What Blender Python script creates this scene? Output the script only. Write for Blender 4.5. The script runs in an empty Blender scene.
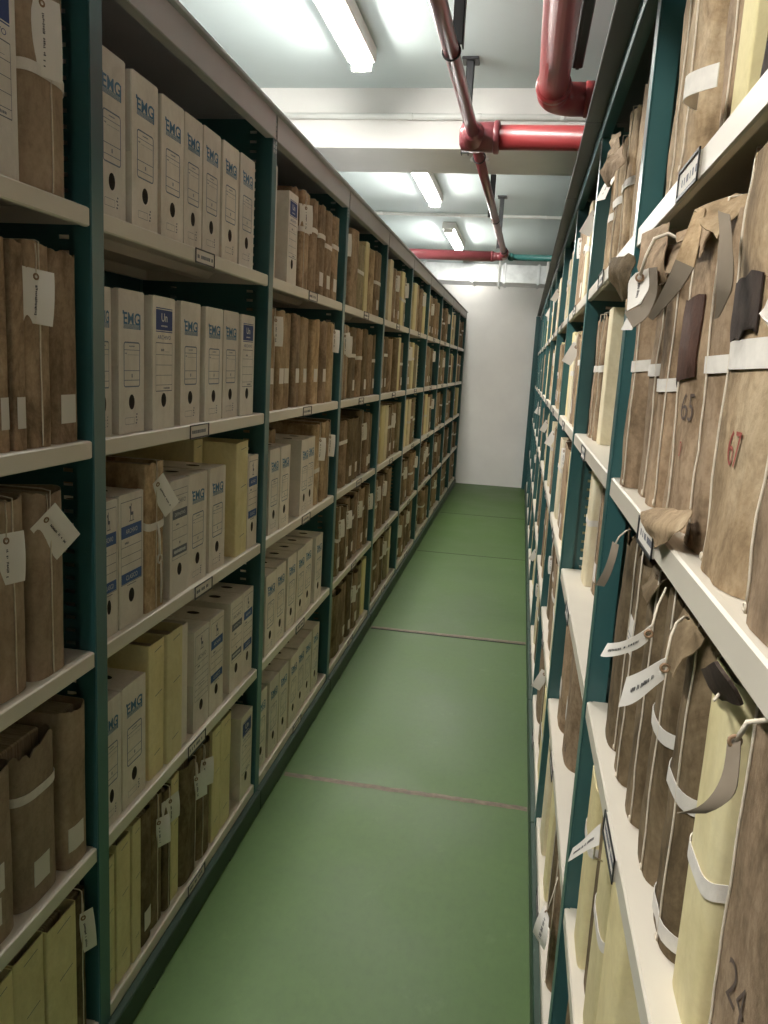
import bpy, math, random
from mathutils import Vector, Matrix, noise

SC = bpy.context.scene
COL = SC.collection
ZC = 1.52                       # height of the camera above the floor
PI = math.pi

# ------------------------------------------------------------------ materials
MATS = {}
def nodes_of(name):
    m = bpy.data.materials.new(name); m.use_nodes = True
    nt = m.node_tree; b = nt.nodes['Principled BSDF']
    MATS[name] = m
    return m, nt, b
def N(nt, typ, **kw):
    n = nt.nodes.new(typ)
    for k, v in kw.items():
        if k in n.inputs: n.inputs[k].default_value = v
        else: setattr(n, k, v)
    return n
def coords(nt, scale, rnd=True):
    tc = N(nt, 'ShaderNodeTexCoord'); mp = N(nt, 'ShaderNodeMapping')
    mp.inputs['Scale'].default_value = scale
    nt.links.new(tc.outputs['Object'], mp.inputs['Vector'])
    if rnd:
        oi = N(nt, 'ShaderNodeObjectInfo'); ml = N(nt, 'ShaderNodeMath', operation='MULTIPLY')
        ml.inputs[1].default_value = 37.0
        nt.links.new(oi.outputs['Random'], ml.inputs[0]); nt.links.new(ml.outputs[0], mp.inputs['Location'])
    return mp
def ramp(nt, src, stops):
    r = N(nt, 'ShaderNodeValToRGB'); e = r.color_ramp.elements
    while len(e) > 1: e.remove(e[-1])
    e[0].position = stops[0][0]; e[0].color = (*stops[0][1], 1)
    for p, c in stops[1:]:
        x = e.new(p); x.color = (*c, 1)
    nt.links.new(src, r.inputs['Fac']); return r
def mixc(nt, a, b, fac, mode='MIX'):
    m = N(nt, 'ShaderNodeMix', data_type='RGBA', blend_type=mode)
    for s, v in ((6, a), (7, b)):
        if isinstance(v, tuple): m.inputs[s].default_value = (*v, 1)
        else: nt.links.new(v, m.inputs[s])
    if isinstance(fac, float): m.inputs[0].default_value = fac
    else: nt.links.new(fac, m.inputs[0])
    return m.outputs[2]

def paper(name, dark, mid, light, rough=.85, bump=.5, stain=.6, vary=.25):
    """aged wrapping paper: blotches, vertical rub marks, small creases"""
    m, nt, b = nodes_of(name)
    n1 = N(nt, 'ShaderNodeTexNoise', Scale=10., Detail=8., Roughness=.7, Distortion=.8)
    nt.links.new(coords(nt, (1, 1, .7)).outputs[0], n1.inputs['Vector'])
    n2 = N(nt, 'ShaderNodeTexNoise', Scale=30., Detail=4., Roughness=.65)
    nt.links.new(coords(nt, (1.2, 1.2, .38)).outputs[0], n2.inputs['Vector'])
    n3 = N(nt, 'ShaderNodeTexNoise', Scale=90., Detail=6., Roughness=.7)
    nt.links.new(coords(nt, (1, 1, 1)).outputs[0], n3.inputs['Vector'])
    r1 = ramp(nt, n1.outputs['Fac'], [(.33, dark), (.5, mid), (.66, light)])
    r2 = ramp(nt, n2.outputs['Fac'], [(.36, (.52, .49, .45)), (.56, (1, 1, 1))])
    c = mixc(nt, r1.outputs[0], r2.outputs[0], stain, 'MULTIPLY')
    r3 = ramp(nt, n3.outputs['Fac'], [(.34, (.66, .63, .6)), (.58, (1.06, 1.06, 1.06))])
    c = mixc(nt, c, r3.outputs[0], min(.6, 1.1 * stain), 'MULTIPLY')
    oi = N(nt, 'ShaderNodeObjectInfo')
    rv = ramp(nt, oi.outputs['Random'], [(0, (1 - vary, 1 - vary, 1 - vary)), (1, (1.05, 1.03, 1.0))])
    c = mixc(nt, c, rv.outputs[0], 1.0, 'MULTIPLY')
    nt.links.new(c, b.inputs['Base Color'])
    b.inputs['Roughness'].default_value = rough
    b.inputs['Specular IOR Level'].default_value = .25
    bp = N(nt, 'ShaderNodeBump', Strength=bump, Distance=.007)
    nb = N(nt, 'ShaderNodeTexNoise', Scale=22., Detail=8., Roughness=.7)
    nt.links.new(coords(nt, (1, 1, .6)).outputs[0], nb.inputs['Vector'])
    nt.links.new(nb.outputs['Fac'], bp.inputs['Height']); nt.links.new(bp.outputs[0], b.inputs['Normal'])
    return m
def paint(name, c, rough=.4, var=.12, bump=.0, scale=6., spec=.5, metallic=0.):
    m, nt, b = nodes_of(name)
    n1 = N(nt, 'ShaderNodeTexNoise', Scale=scale, Detail=5., Roughness=.6)
    nt.links.new(coords(nt, (1, 1, 1), False).outputs[0], n1.inputs['Vector'])
    lo = tuple(x * (1 - var) for x in c); hi = tuple(min(1, x * (1 + var)) for x in c)
    r = ramp(nt, n1.outputs['Fac'], [(.3, lo), (.7, hi)])
    nt.links.new(r.outputs[0], b.inputs['Base Color'])
    b.inputs['Roughness'].default_value = rough; b.inputs['Specular IOR Level'].default_value = spec
    b.inputs['Metallic'].default_value = metallic
    if bump:
        bp = N(nt, 'ShaderNodeBump', Strength=bump, Distance=.003)
        n2 = N(nt, 'ShaderNodeTexNoise', Scale=scale * 12, Detail=4.)
        nt.links.new(coords(nt, (1, 1, 1), False).outputs[0], n2.inputs['Vector'])
        nt.links.new(n2.outputs['Fac'], bp.inputs['Height']); nt.links.new(bp.outputs[0], b.inputs['Normal'])
    return m
def emit(name, c, s):
    m, nt, b = nodes_of(name)
    b.inputs['Base Color'].default_value = (.9, .9, .9, 1)
    b.inputs['Emission Color'].default_value = (*c, 1); b.inputs['Emission Strength'].default_value = s
    return m

K_DARK = paper('kraft_dark', (.10, .073, .040), (.21, .155, .09), (.31, .235, .145))
K_MID = paper('kraft_mid', (.20, .14, .085), (.41, .295, .19), (.52, .39, .265))
K_LIGHT = paper('kraft_light', (.25, .175, .10), (.50, .365, .22), (.66, .52, .345))
K_FLAT = paper('kraft_board', (.32, .24, .165), (.40, .305, .215), (.46, .36, .26), stain=.35, vary=.25, bump=.12)
K_OLIVE = paper('kraft_olive', (.29, .24, .14), (.38, .32, .2), (.46, .40, .26))
LEATHER = paper('brown_leather', (.055, .026, .018), (.095, .045, .03), (.14, .07, .05), rough=.6)
DARKREM = paper('dark_remnant', (.03, .022, .018), (.06, .042, .034), (.10, .075, .06))
YEL = paper('yellow_card', (.74, .65, .36), (.80, .71, .41), (.85, .77, .48), stain=.12, vary=.12, bump=.06)
CREAM = paper('cream_card', (.68, .60, .40), (.78, .70, .50), (.84, .78, .6), stain=.12, vary=.1, bump=.06)
BOXM = paper('white_cardboard', (.70, .65, .58), (.77, .72, .65), (.82, .78, .71), stain=.1, vary=.10, bump=.04)
BOXIN = paint('box_inside', (.10, .085, .07), .9)
PAGES, _nt, _b = nodes_of('page_edges')
_n = N(_nt, 'ShaderNodeTexNoise', Scale=60., Detail=6., Roughness=.8)
_nt.links.new(coords(_nt, (6, .3, .3)).outputs[0], _n.inputs['Vector'])
_r = ramp(_nt, _n.outputs['Fac'], [(.3, (.16, .11, .07)), (.55, (.45, .36, .25)), (.75, (.62, .53, .4))])
_nt.links.new(_r.outputs[0], _b.inputs['Base Color']); _b.inputs['Roughness'].default_value = .95
TAPE = paint('white_cotton_tape', (.72, .68, .62), .9, .08, .2, 60)
STRING = paint('cotton_string', (.70, .62, .50), .9, .15, .3, 80)
TAGM = paint('tag_card', (.80, .76, .70), .8, .05)
TAGBACK = paint('tag_kraft_card', (.18, .145, .105), .85, .12)
EYE = paint('tag_eyelet', (.30, .19, .11), .8, .2)
INK = paint('black_ink', (.035, .033, .04), .7, .1)
OLDINK = paint('faded_ink', (.10, .07, .055), .8, .2)
REDINK = paint('red_crayon', (.30, .065, .045), .8, .2)
LOGO = paint('blue_print', (.085, .20, .33), .7, .08)
NAVY = paint('navy_print', (.03, .06, .20), .7, .08)
BLUEBAR = paint('bar_print', (.04, .10, .27), .7, .08)
GREYP = paint('grey_print', (.12, .13, .16), .7, .08)
FRAMEP = paint('frame_print', (.13, .17, .23), .7, .08)
LTEXT = paint('light_print', (.62, .62, .62), .7, .05)
LABEL = paint('spine_label_paper', (.72, .68, .62), .85, .06)
TEAL = paint('teal_enamel', (.034, .115, .118), .30, .10, .04, 5, spec=.55)
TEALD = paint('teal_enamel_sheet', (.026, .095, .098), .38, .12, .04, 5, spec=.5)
SHELF = paint('cream_enamel', (.66, .61, .52), .38, .05, .03, 4, spec=.45)
HEADM = paint('header_enamel', (.42, .40, .40), .45, .06, .03, 4)
TOPM = paint('top_sheet_enamel', (.32, .33, .35), .5, .06, .03, 4)  # left rack's top sheets, lightened to stand in for haze
TOPSHADE = paint('shaded_top_sheet_enamel', (.055, .054, .058), .5, .08, .03, 4)  # right rack's top sheets: the shade under them is put into the colour
PLINTH = paint('plinth_enamel', (.016, .042, .026), .45, .15)
BLACK = paint('black_steel', (.02, .021, .023), .45, .15)
STEEL = paint('bolt_steel', (.45, .45, .45), .35, .1, metallic=.9)
RED = paint('red_pipe_paint', (.155, .036, .042), .28, .12, .03, 8, spec=.6)
REDL = paint('bright_red_pipe_paint', (.27, .034, .036), .33, .1, .03, 8, spec=.6)
GREENP = paint('green_pipe_paint', (.02, .11, .10), .4)
WHITEP = paint('white_conduit_paint', (.72, .73, .70), .4, .05)
LAMPBODY = paint('lamp_housing_paint', (.75, .74, .70), .4, .04)
TUBE = emit('lamp_diffuser_glow', (1.0, .965, .90), 160.)
TUBEADDED = emit('added_dim_glow', (1.0, .965, .90), 26.)  # weak glow of the lamp added for the end wall
# duct: bright galvanised sheet
DUCT = paint('galvanised_sheet', (.62, .64, .64), .35, .18, .05, 9, metallic=.75)
# walls, ceiling, floor
WALL = paint('wall_plaster', (.88, .86, .83), .9, .05, .15, 1.6, spec=.2)
CEIL = paint('ceiling_paint', (.52, .60, .595), .45, .04, .06, 1.5, spec=.4)
BEAM = paint('beam_paint', (.74, .73, .70), .55, .05, .2, 2.5, spec=.35)
def floor_mat():
    m, nt, b = nodes_of('green_floor_enamel')
    n1 = N(nt, 'ShaderNodeTexNoise', Scale=1.7, Detail=6., Roughness=.6)
    nt.links.new(coords(nt, (1, 1, 1), False).outputs[0], n1.inputs['Vector'])
    n2 = N(nt, 'ShaderNodeTexNoise', Scale=45., Detail=6., Roughness=.75)
    nt.links.new(coords(nt, (1, .6, 1), False).outputs[0], n2.inputs['Vector'])
    r1 = ramp(nt, n1.outputs['Fac'], [(.3, (.046, .098, .020)), (.55, (.057, .116, .025)), (.75, (.072, .135, .034))])
    r2 = ramp(nt, n2.outputs['Fac'], [(.28, (.86, .87, .84)), (.5, (1, 1, 1)), (.78, (1.1, 1.08, 1.08))])
    c = mixc(nt, r1.outputs[0], r2.outputs[0], .8, 'MULTIPLY')
    # pale rubbed marks where people walk
    n3 = N(nt, 'ShaderNodeTexNoise', Scale=5., Detail=8., Roughness=.75)
    nt.links.new(coords(nt, (1, .8, 1), False).outputs[0], n3.inputs['Vector'])
    r3 = ramp(nt, n3.outputs['Fac'], [(.60, (0, 0, 0)), (.8, (.35, .35, .35))])
    c = mixc(nt, c, (.14, .22, .09), r3.outputs[0])
    nt.links.new(c, b.inputs['Base Color'])
    rr = ramp(nt, n1.outputs['Fac'], [(.3, (.42, .42, .42)), (.7, (.56, .56, .56))])
    nt.links.new(rr.outputs[0], b.inputs['Roughness']); b.inputs['Specular IOR Level'].default_value = .4
    bp = N(nt, 'ShaderNodeBump', Strength=.08, Distance=.002)
    nt.links.new(n2.outputs['Fac'], bp.inputs['Height']); nt.links.new(bp.outputs[0], b.inputs['Normal'])
    return m
FLOOR = floor_mat()
SEAMB = paint('worn_brown_strip', (.13, .095, .06), .55, .4, .3, 30)
SEAMD = paint('dark_gap', (.02, .02, .018), .9)

# ------------------------------------------------------------------ mesh helpers
class MB:
    def __init__(s): s.v = []; s.f = []; s.m = []; s.sm = []
    def add(s, vs, fs, mi=0, smooth=False):
        o = len(s.v); s.v += [tuple(x) for x in vs]
        for f in fs:
            s.f.append(tuple(i + o for i in f)); s.m.append(mi); s.sm.append(smooth)
    def box(s, x0, x1, y0, y1, z0, z1, mi=0):
        x0, x1 = min(x0, x1), max(x0, x1); y0, y1 = min(y0, y1), max(y0, y1); z0, z1 = min(z0, z1), max(z0, z1)
        vs = [(x0, y0, z0), (x1, y0, z0), (x1, y1, z0), (x0, y1, z0), (x0, y0, z1), (x1, y0, z1), (x1, y1, z1), (x0, y1, z1)]
        s.add(vs, [(0, 3, 2, 1), (4, 5, 6, 7), (0, 1, 5, 4), (1, 2, 6, 5), (2, 3, 7, 6), (3, 0, 4, 7)], mi)
    def bbox(s, x0, x1, y0, y1, z0, z1, c=.003, mi=0):
        """box with chamfered edges"""
        x0, x1 = min(x0, x1), max(x0, x1); y0, y1 = min(y0, y1), max(y0, y1)
        c = min(c, (x1 - x0) / 3, (y1 - y0) / 3, (z1 - z0) / 3)
        rings = []
        for z, i in ((z0, c), (z0 + c, 0), (z1 - c, 0), (z1, c)):
            a0, a1, b0, b1 = x0 + i, x1 - i, y0 + i, y1 - i
            rings.append([(a0 + c, b0, z), (a1 - c, b0, z), (a1, b0 + c, z), (a1, b1 - c, z), (a1 - c, b1, z), (a0 + c, b1, z), (a0, b1 - c, z), (a0, b0 + c, z)])
        vs = [p for r in rings for p in r]; fs = []
        for k in range(3):
            for j in range(8): fs.append((k * 8 + j, k * 8 + (j + 1) % 8, k * 8 + 8 + (j + 1) % 8, k * 8 + 8 + j))
        fs.append(tuple(range(7, -1, -1))); fs.append(tuple(range(24, 32)))
        s.add(vs, fs, mi)
    def quad(s, a, b, c, d, mi=0): s.add([a, b, c, d], [(0, 1, 2, 3)], mi)
    def tube(s, pts, r, n=6, mi=0, cap=True):
        pts = [Vector(p) for p in pts]; rs = r if isinstance(r, list) else [r] * len(pts)
        vs = []; up = None
        for i, p in enumerate(pts):
            t = (pts[min(i + 1, len(pts) - 1)] - pts[max(i - 1, 0)])
            t = t.normalized() if t.length > 1e-9 else Vector((0, 0, 1))
            if up is None or abs(up.dot(t)) > .98: up = Vector((0, 0, 1)) if abs(t.z) < .9 else Vector((1, 0, 0))
            a = t.cross(up).normalized(); b = a.cross(t).normalized(); up = b
            for k in range(n):
                an = 2 * PI * k / n; vs.append(p + (a * math.cos(an) + b * math.sin(an)) * rs[i])
        fs = []
        for i in range(len(pts) - 1):
            for k in range(n):
                fs.append((i * n + k, i * n + (k + 1) % n, (i + 1) * n + (k + 1) % n, (i + 1) * n + k))
        if cap:
            fs.append(tuple(range(n - 1, -1, -1))); fs.append(tuple(range((len(pts) - 1) * n, len(pts) * n)))
        s.add(vs, fs, mi, True)
    def torus(s, c, u, v, R, r, n=14, m=6, mi=0):
        c, u, v = Vector(c), Vector(u), Vector(v); w = u.cross(v)
        vs = []; fs = []
        for i in range(n):
            a = 2 * PI * i / n; d = u * math.cos(a) + v * math.sin(a)
            for j in range(m):
                b = 2 * PI * j / m; vs.append(c + d * (R + r * math.cos(b)) + w * (r * math.sin(b)))
        for i in range(n):
            for j in range(m):
                fs.append((i * m + j, ((i + 1) % n) * m + j, ((i + 1) % n) * m + (j + 1) % m, i * m + (j + 1) % m))
        s.add(vs, fs, mi, True)
    def sheet(s, rows, t=.0008, mi=0, mib=None, smooth=True):
        """a thin sheet with real thickness from a grid of points"""
        R, C = len(rows), len(rows[0]); g = [[Vector(p) for p in r] for r in rows]
        top = []; bot = []
        for i in range(R):
            for j in range(C):
                a = g[min(i + 1, R - 1)][j] - g[max(i - 1, 0)][j]; b = g[i][min(j + 1, C - 1)] - g[i][max(j - 1, 0)]
                n = a.cross(b); n = n.normalized() if n.length > 1e-12 else Vector((0, 0, 1))
                top.append(g[i][j] + n * t * .5); bot.append(g[i][j] - n * t * .5)
        M = R * C; f1 = []; f2 = []; fe = []
        for i in range(R - 1):
            for j in range(C - 1):
                q = (i * C + j, (i + 1) * C + j, (i + 1) * C + j + 1, i * C + j + 1)
                f1.append(q); f2.append(tuple(M + k for k in reversed(q)))
        rim = [(0, j) for j in range(C)] + [(i, C - 1) for i in range(1, R)] + [(R - 1, j) for j in range(C - 2, -1, -1)] + [(i, 0) for i in range(R - 2, 0, -1)]
        idx = [i * C + j for i, j in rim]
        for k in range(len(idx)):
            a, b = idx[k], idx[(k + 1) % len(idx)]; fe.append((a, b, M + b, M + a))
        o = len(s.v); s.add(top + bot, [], mi)
        for fl, mm in ((f1, mi), (f2, mi if mib is None else mib)):
            for f in fl:
                s.f.append(tuple(i + o for i in f)); s.m.append(mm); s.sm.append(smooth)
        al = top + bot
        for f in fe: s.add([al[i] for i in f], [(0, 1, 2, 3)], mi)
    def mesh(s, name, mats):
        me = bpy.data.meshes.new(name); me.from_pydata(s.v, [], s.f)
        for m in (mats if isinstance(mats, (list, tuple)) else [mats]): me.materials.append(m)
        me.polygons.foreach_set('material_index', s.m); me.polygons.foreach_set('use_smooth', s.sm)
        me.update(); return me
    def build(s, name, mats, parent=None, M=None):
        return link(name, s.mesh(name, mats), parent, M)
def link(name, me, parent=None, M=None):
    o = bpy.data.objects.new(name, me); COL.objects.link(o)
    if parent is not None: o.parent = parent
    if M is not None: o.matrix_local = M
    return o
def empty(name, loc=(0, 0, 0)):
    o = bpy.data.objects.new(name, None); COL.objects.link(o); o.location = loc; o.empty_display_size = .05
    return o
def tag(o, label, cat, group=None, kind=None):
    if label: o['label'] = label
    if cat: o['category'] = cat
    if group: o['group'] = group
    if kind: o['kind'] = kind
    return o
def struct(o): o['kind'] = 'structure'; return o

TXT = {}
def text_poly(s, size=1.0, bold=0.0):
    """outline polygons of some lettering in the XZ plane facing -Y, centred on the origin, unit height"""
    key = (s, bold)
    if key not in TXT:
        cu = bpy.data.curves.new('lettering', 'FONT'); cu.body = s; cu.offset = bold; cu.resolution_u = 3
        ob = bpy.data.objects.new('lettering', cu); COL.objects.link(ob)
        dg = bpy.context.evaluated_depsgraph_get(); dg.update()
        me = bpy.data.meshes.new_from_object(ob.evaluated_get(dg))
        vs = [v.co.copy() for v in me.vertices]; fs = [tuple(p.vertices) for p in me.polygons]
        bpy.data.objects.remove(ob); bpy.data.curves.remove(cu); bpy.data.meshes.remove(me)
        xs = [v.x for v in vs]; ys = [v.y for v in vs]
        cx, cy, hh = (min(xs) + max(xs)) / 2, (min(ys) + max(ys)) / 2, max(ys) - min(ys)
        TXT[key] = ([((v.x - cx) / hh, (v.y - cy) / hh) for v in vs], fs, (max(xs) - min(xs)) / hh)
    return TXT[key]
def lettering(mb, s, cx, cz, w, h, y, mi=0, bold=0., slant=0.):
    v, f, ww = text_poly(s, 1, bold); sx = w / ww
    mb.add([(cx + a * sx + slant * b * h, y, cz + b * h) for a, b in v], f, mi)

# ------------------------------------------------------------------ racks
UOFF = {'L': 0., 'R': .048}
U = lambda k, side='L': 1.38 + UOFF[side] + 1.005 * k - (.034 if side == 'R' and k == -1 else 0)             # upright positions along the aisle
LV = [.24, -.17, -.58, -1.0, -1.41]        # shelf tops, relative to the eye
TOPZ = .69
FACE = {'L': -.770, 'R': .163}
SGN = {'L': -1, 'R': 1}                    # direction into the rack
K0, K1 = -2, 9
def rack(side):
    s = SGN[side]; F = FACE[side]; D = .41
    root = empty('shelving_rack', (F, U(0, side), 0))
    tag(root, {'L': 'long teal steel rack with white archive boxes, left of the aisle',
               'R': 'long teal steel rack full of torn bundles, right of the aisle'}[side], 'shelving', 'steel shelving racks along the aisle')
    M = Matrix.Translation((-F, -U(0, side), 0))
    X = lambda d: F + s * d
    for k in range(K0, K1 + 1):
        y = U(k, side); m = MB()
        zt = ZC + TOPZ - .012
        # folded front post
        m.bbox(X(-.001), X(.002), y - .021, y + .021, 0.004, zt, .001)
        m.box(X(.002), X(.034), y - .021, y - .0195, 0.004, zt)
        m.box(X(.002), X(.034), y + .0195, y + .021, 0.004, zt)
        # punched side sheet with two columns of slots
        for d0, d1 in ((.002, .055), (.075, .30), (.32, D)):
            m.box(X(d0), X(d1), y - .0008, y + .0008, .004, zt)
        z = .02
        while z < zt - .03:
            for d0, d1 in ((.055, .075), (.30, .32)):
                m.box(X(d0), X(d1), y - .0008, y + .0008, z, z + .019)
            z += .0265
        # rear post
        m.box(X(D), X(D + .002), y - .02, y + .02, .004, zt)
        m.bbox(X(-.004), X(.05), y - .026, y + .026, 0, .006, .001)
        # row of punched holes in the head of the post
        for i in range(7):
            zz = zt - .012 - i * .0125
            m.box(X(-.0022), X(-.001), y - .012, y - .003, zz - .004, zz + .004, 1)
            m.box(X(-.0022), X(-.001), y + .003, y + .012, zz - .004, zz + .004, 1)
        m.build('upright', [TEAL, STEEL], root, M)
    if True:                                  # closing frame at the far end of the row
        y = U(K1, side); m = MB()
        over = {'L': .004, 'R': .058}[side]
        m.bbox(X(-over), X(-over + .05), y + .023, y + .04, 0, ZC + TOPZ, .003)
        m.bbox(X(-over + .05), X(D), y + .026, y + .034, .01, ZC + TOPZ - .01, .002)
        m.build('end_frame', TEALD, root, M)
    for k in range(K0, K1):
        y0, y1 = U(k, side) + .022, U(k + 1, side) - .022
        for li, lz in enumerate(LV):
            z = ZC + lz; m = MB()
            m.box(X(.0116), X(.40), y0, y1, z - .0015, z)
            # folded front lip with rolled edge
            m.bbox(X(.0015), X(.014), y0, y1, z - .033, z, .0025)
            m.box(X(.388), X(.40), y0, y1, z - .03, z - .0015)
            m.box(X(.014), X(.388), y0, y0 + .0015, z - .03, z - .0015)
            m.box(X(.014), X(.388), y1 - .0015, y1, z - .03, z - .0015)
            # stiffening fold under the sheet and corner clips
            ym = (y0 + y1) / 2
            m.add([(X(.17), y0 + .002, z - .0016), (X(.19), y0 + .002, z - .02), (X(.23), y0 + .002, z - .02), (X(.25), y0 + .002, z - .0016),
                   (X(.17), y1 - .002, z - .0016), (X(.19), y1 - .002, z - .02), (X(.23), y1 - .002, z - .02), (X(.25), y1 - .002, z - .0016)],
                  [(0, 1, 5, 4), (1, 2, 6, 5), (2, 3, 7, 6)])
            sh = m.build('shelf', SHELF, root, M)
            if k < 7 and not (side == 'R' and li == 4 and k < 0):
                yl = ym + ({0: -.01, 1: -.03, 2: .01, 3: -.02, 4: -.01}[li] if side == 'L' else 0) + (.0 if side == 'L' else .07)
                h = MB()
                h.box(X(-.0012), X(.0012), yl - .056, yl + .056, z - .032, z - .003, 0)
                h.box(X(-.0030), X(-.0012), yl - .058, yl + .058, z - .0345, z - .0305, 1)
                h.box(X(-.0030), X(-.0012), yl - .058, yl + .058, z - .0035, z - .0005, 1)
                h.box(X(-.0030), X(-.0012), yl - .058, yl - .055, z - .0345, z - .0005, 1)
                h.box(X(-.0030), X(-.0012), yl + .055, yl + .058, z - .0345, z - .0005, 1)
                rr = random.Random(k * 31 + li + (99 if side == 'R' else 0)); q = yl - .045
                while q < yl + .04:
                    w = rr.uniform(.003, .008)
                    h.box(X(-.0014), X(-.0012), q, q + w, z - .022, z - .014, 2)
                    q += w + rr.choice((.002, .002, .009))
                h.build('label_holder', [LABEL, BLACK, GREYP], sh)
        # header strip, top sheet, back sheet, plinth
        z = ZC + TOPZ; a, b = U(k, side) + .0225, U(k + 1, side) - .0225
        m = MB()
        if side == 'L':
            m.bbox(X(-.006), X(-.002), a - .014, b + .014, z - .068, z, .001)
            m.box(X(-.002), X(.02), a, b, z - .068, z - .064)
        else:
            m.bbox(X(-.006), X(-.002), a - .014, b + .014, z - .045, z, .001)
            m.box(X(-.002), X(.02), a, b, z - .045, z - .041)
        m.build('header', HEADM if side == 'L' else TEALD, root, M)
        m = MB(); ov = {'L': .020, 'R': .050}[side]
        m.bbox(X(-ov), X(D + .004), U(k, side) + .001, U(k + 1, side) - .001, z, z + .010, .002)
        m.build('top_sheet', TOPM if side == 'L' else TOPSHADE, root, M)
        m = MB(); m.box(X(D + .003), X(D + .006), U(k, side) + .001, U(k + 1, side) - .001, .03, z)
        m.build('back_sheet', TEALD, root, M)
        m = MB(); m.bbox(X(-.016), X(.004), U(k, side) + .001, U(k + 1, side) - .001, .004, ZC + LV[4] - .034, .003)
        m.box(X(-.016), X(-.013), U(k, side) + .2, U(k, side) + .26, .0, .0045); m.box(X(-.016), X(-.013), U(k, side) + .72, U(k, side) + .78, .0, .0045)
        m.build('plinth', PLINTH, root, M)
    return root
rack('L'); rack('R')

# ------------------------------------------------------------------ paper things
class Wrap:
    """shape of a wrapped bundle or a folder: local x along the shelf, -y towards the aisle, z up"""
    def __init__(s, w, h, d, r, e, seed, amp=.003, bulge=.0, jag=.0, t=.002):
        s.w, s.h, s.d, s.r, s.e, s.t = w, h, d, r, e, t
        s.amp, s.bulge, s.jag = amp, bulge, jag
        s.o = Vector((seed * 7.13 % 91, seed * 3.7 % 67, seed * 1.9 % 53))
    def base(s, th):
        c, n = math.cos(th), math.sin(th)
        return (s.w / 2 * math.copysign(abs(c) ** s.e, c), s.r - s.r * abs(n) ** s.e)
    def disp(s, x, y, z):
        q = Vector((x * 14, y * 10, z * 9)) + s.o
        v = .5 + .5 * noise.noise(q) + .35 * noise.noise(q * 2.6)
        return s.amp * max(v, 0) + s.bulge * math.sin(PI * min(max(z / s.h, 0), 1))
    def outer(s, th, z, extra=0.):
        x, y = s.base(th); dd = -(s.disp(x, y, z)) if False else s.disp(x, y, z) * .5
        c, n = math.cos(th), math.sin(th)
        # spine pushed in by the relief so nothing crosses the shelf edge, sides pulled in as well
        return Vector((x - c * (dd - extra), y + n * (dd - extra), z))
    def thx(s, x):
        c = max(-1, min(1, x / (s.w / 2))); c = math.copysign(abs(c) ** (1 / s.e), c)
        return math.acos(c)
    def front(s, x, z, off=.0015):
        return s.outer(s.thx(x), z, off)
    def cover(s, na=14, nz=10):
        m = MB(); ths = [PI - PI * i / na for i in range(na + 1)]
        def prof(z, top, inner):
            out = []
            zz = z
            pts = [('s', -1, s.d), ('s', -1, (s.d + s.r) * .5)] + [('a', t, 0) for t in ths] + [('s', 1, (s.d + s.r) * .5), ('s', 1, s.d)]
            for k, a, y in pts:
                if k == 'a': p = s.outer(a, zz); th = a
                else:
                    th = PI if a < 0 else 0
                    p = s.outer(th, zz); p.y = y; p.x = a * s.w / 2 - a * s.disp(a * s.w / 2, y, zz) * .5
                if inner:
                    if k == 'a': p = Vector((p.x - math.cos(th) * s.t, p.y + math.sin(th) * s.t, p.z))
                    else: p.x -= a * s.t
                if top and s.jag:
                    q = Vector((p.x * 30, p.y * 22, 3.3)) + s.o
                    p.z += s.jag * (noise.noise(q) + .6 * noise.noise(q * 3) - .5)
                out.append(p)
            return out
        rows = [prof(s.h * k / nz, k == nz, False) for k in range(nz + 1)]
        C = len(rows[0]); vs = [p for r in rows for p in r]; fs = []
        for i in range(nz):
            for j in range(C - 1): fs.append((i * C + j, i * C + j + 1, (i + 1) * C + j + 1, (i + 1) * C + j))
        m.add(vs, fs, 0, True)
        it = prof(s.h, True, True); ib = prof(s.h * .86, False, True)
        o = len(m.v)
        m.add(rows[-1] + it + ib, [(j, j + 1, C + j + 1, C + j) for j in range(C - 1)] + [(C + j, C + j + 1, 2 * C + j + 1, 2 * C + j) for j in range(C - 1)], 0, False)
        m.add(rows[0], [tuple(range(C - 1, -1, -1))], 0)
        b = rows
        m.add([b[0][0], b[0][-1], b[-1][-1] - Vector((0, 0, s.h * .03)), b[-1][0] - Vector((0, 0, s.h * .03))], [(1, 0, 3, 2)], 0)
        return m
    def pages(s, low=.012):
        m = MB(); t = s.t + s.amp * .5 + .0015
        y0 = s.r * .8 + t if s.e > .5 else s.r + t + low * .9
        m.bbox(-s.w / 2 + t, s.w / 2 - t, y0, s.d - .004, .004, s.h - low, .003)
        return m
    def band(s, z, hh=.018, slack=0., yb=.10, n=16):
        """a flat tape round the spine at height z"""
        m = MB(); rows = []
        for k in range(3):
            zz = z + hh * (k / 2 - .5); r = []
            for i in range(n + 1):
                th = PI - PI * i / n; p = s.outer(th, zz, .0018); p.z += slack * math.sin(PI * i / n); r.append(p)
            l = Vector((r[0].x, min(yb, s.d), zz)); q = Vector((r[-1].x, min(yb, s.d), zz))
            rows.append([l] + r + [q])
        m.sheet(rows, .0009); return m
    def cord(s, x, top=True, z0=.002, z1=None):
        z1 = s.h if z1 is None else z1
        pts = [s.front(x, max(z0, .003) + (z1 - max(z0, .003)) * i / 14, .0014) for i in range(15)]
        if top: pts += [Vector((x, s.r * .5, s.h + .0028)), Vector((x * .9, s.d * .9, s.h + .0030))]
        m = MB(); m.tube(pts, .0013, 5); return m

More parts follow.
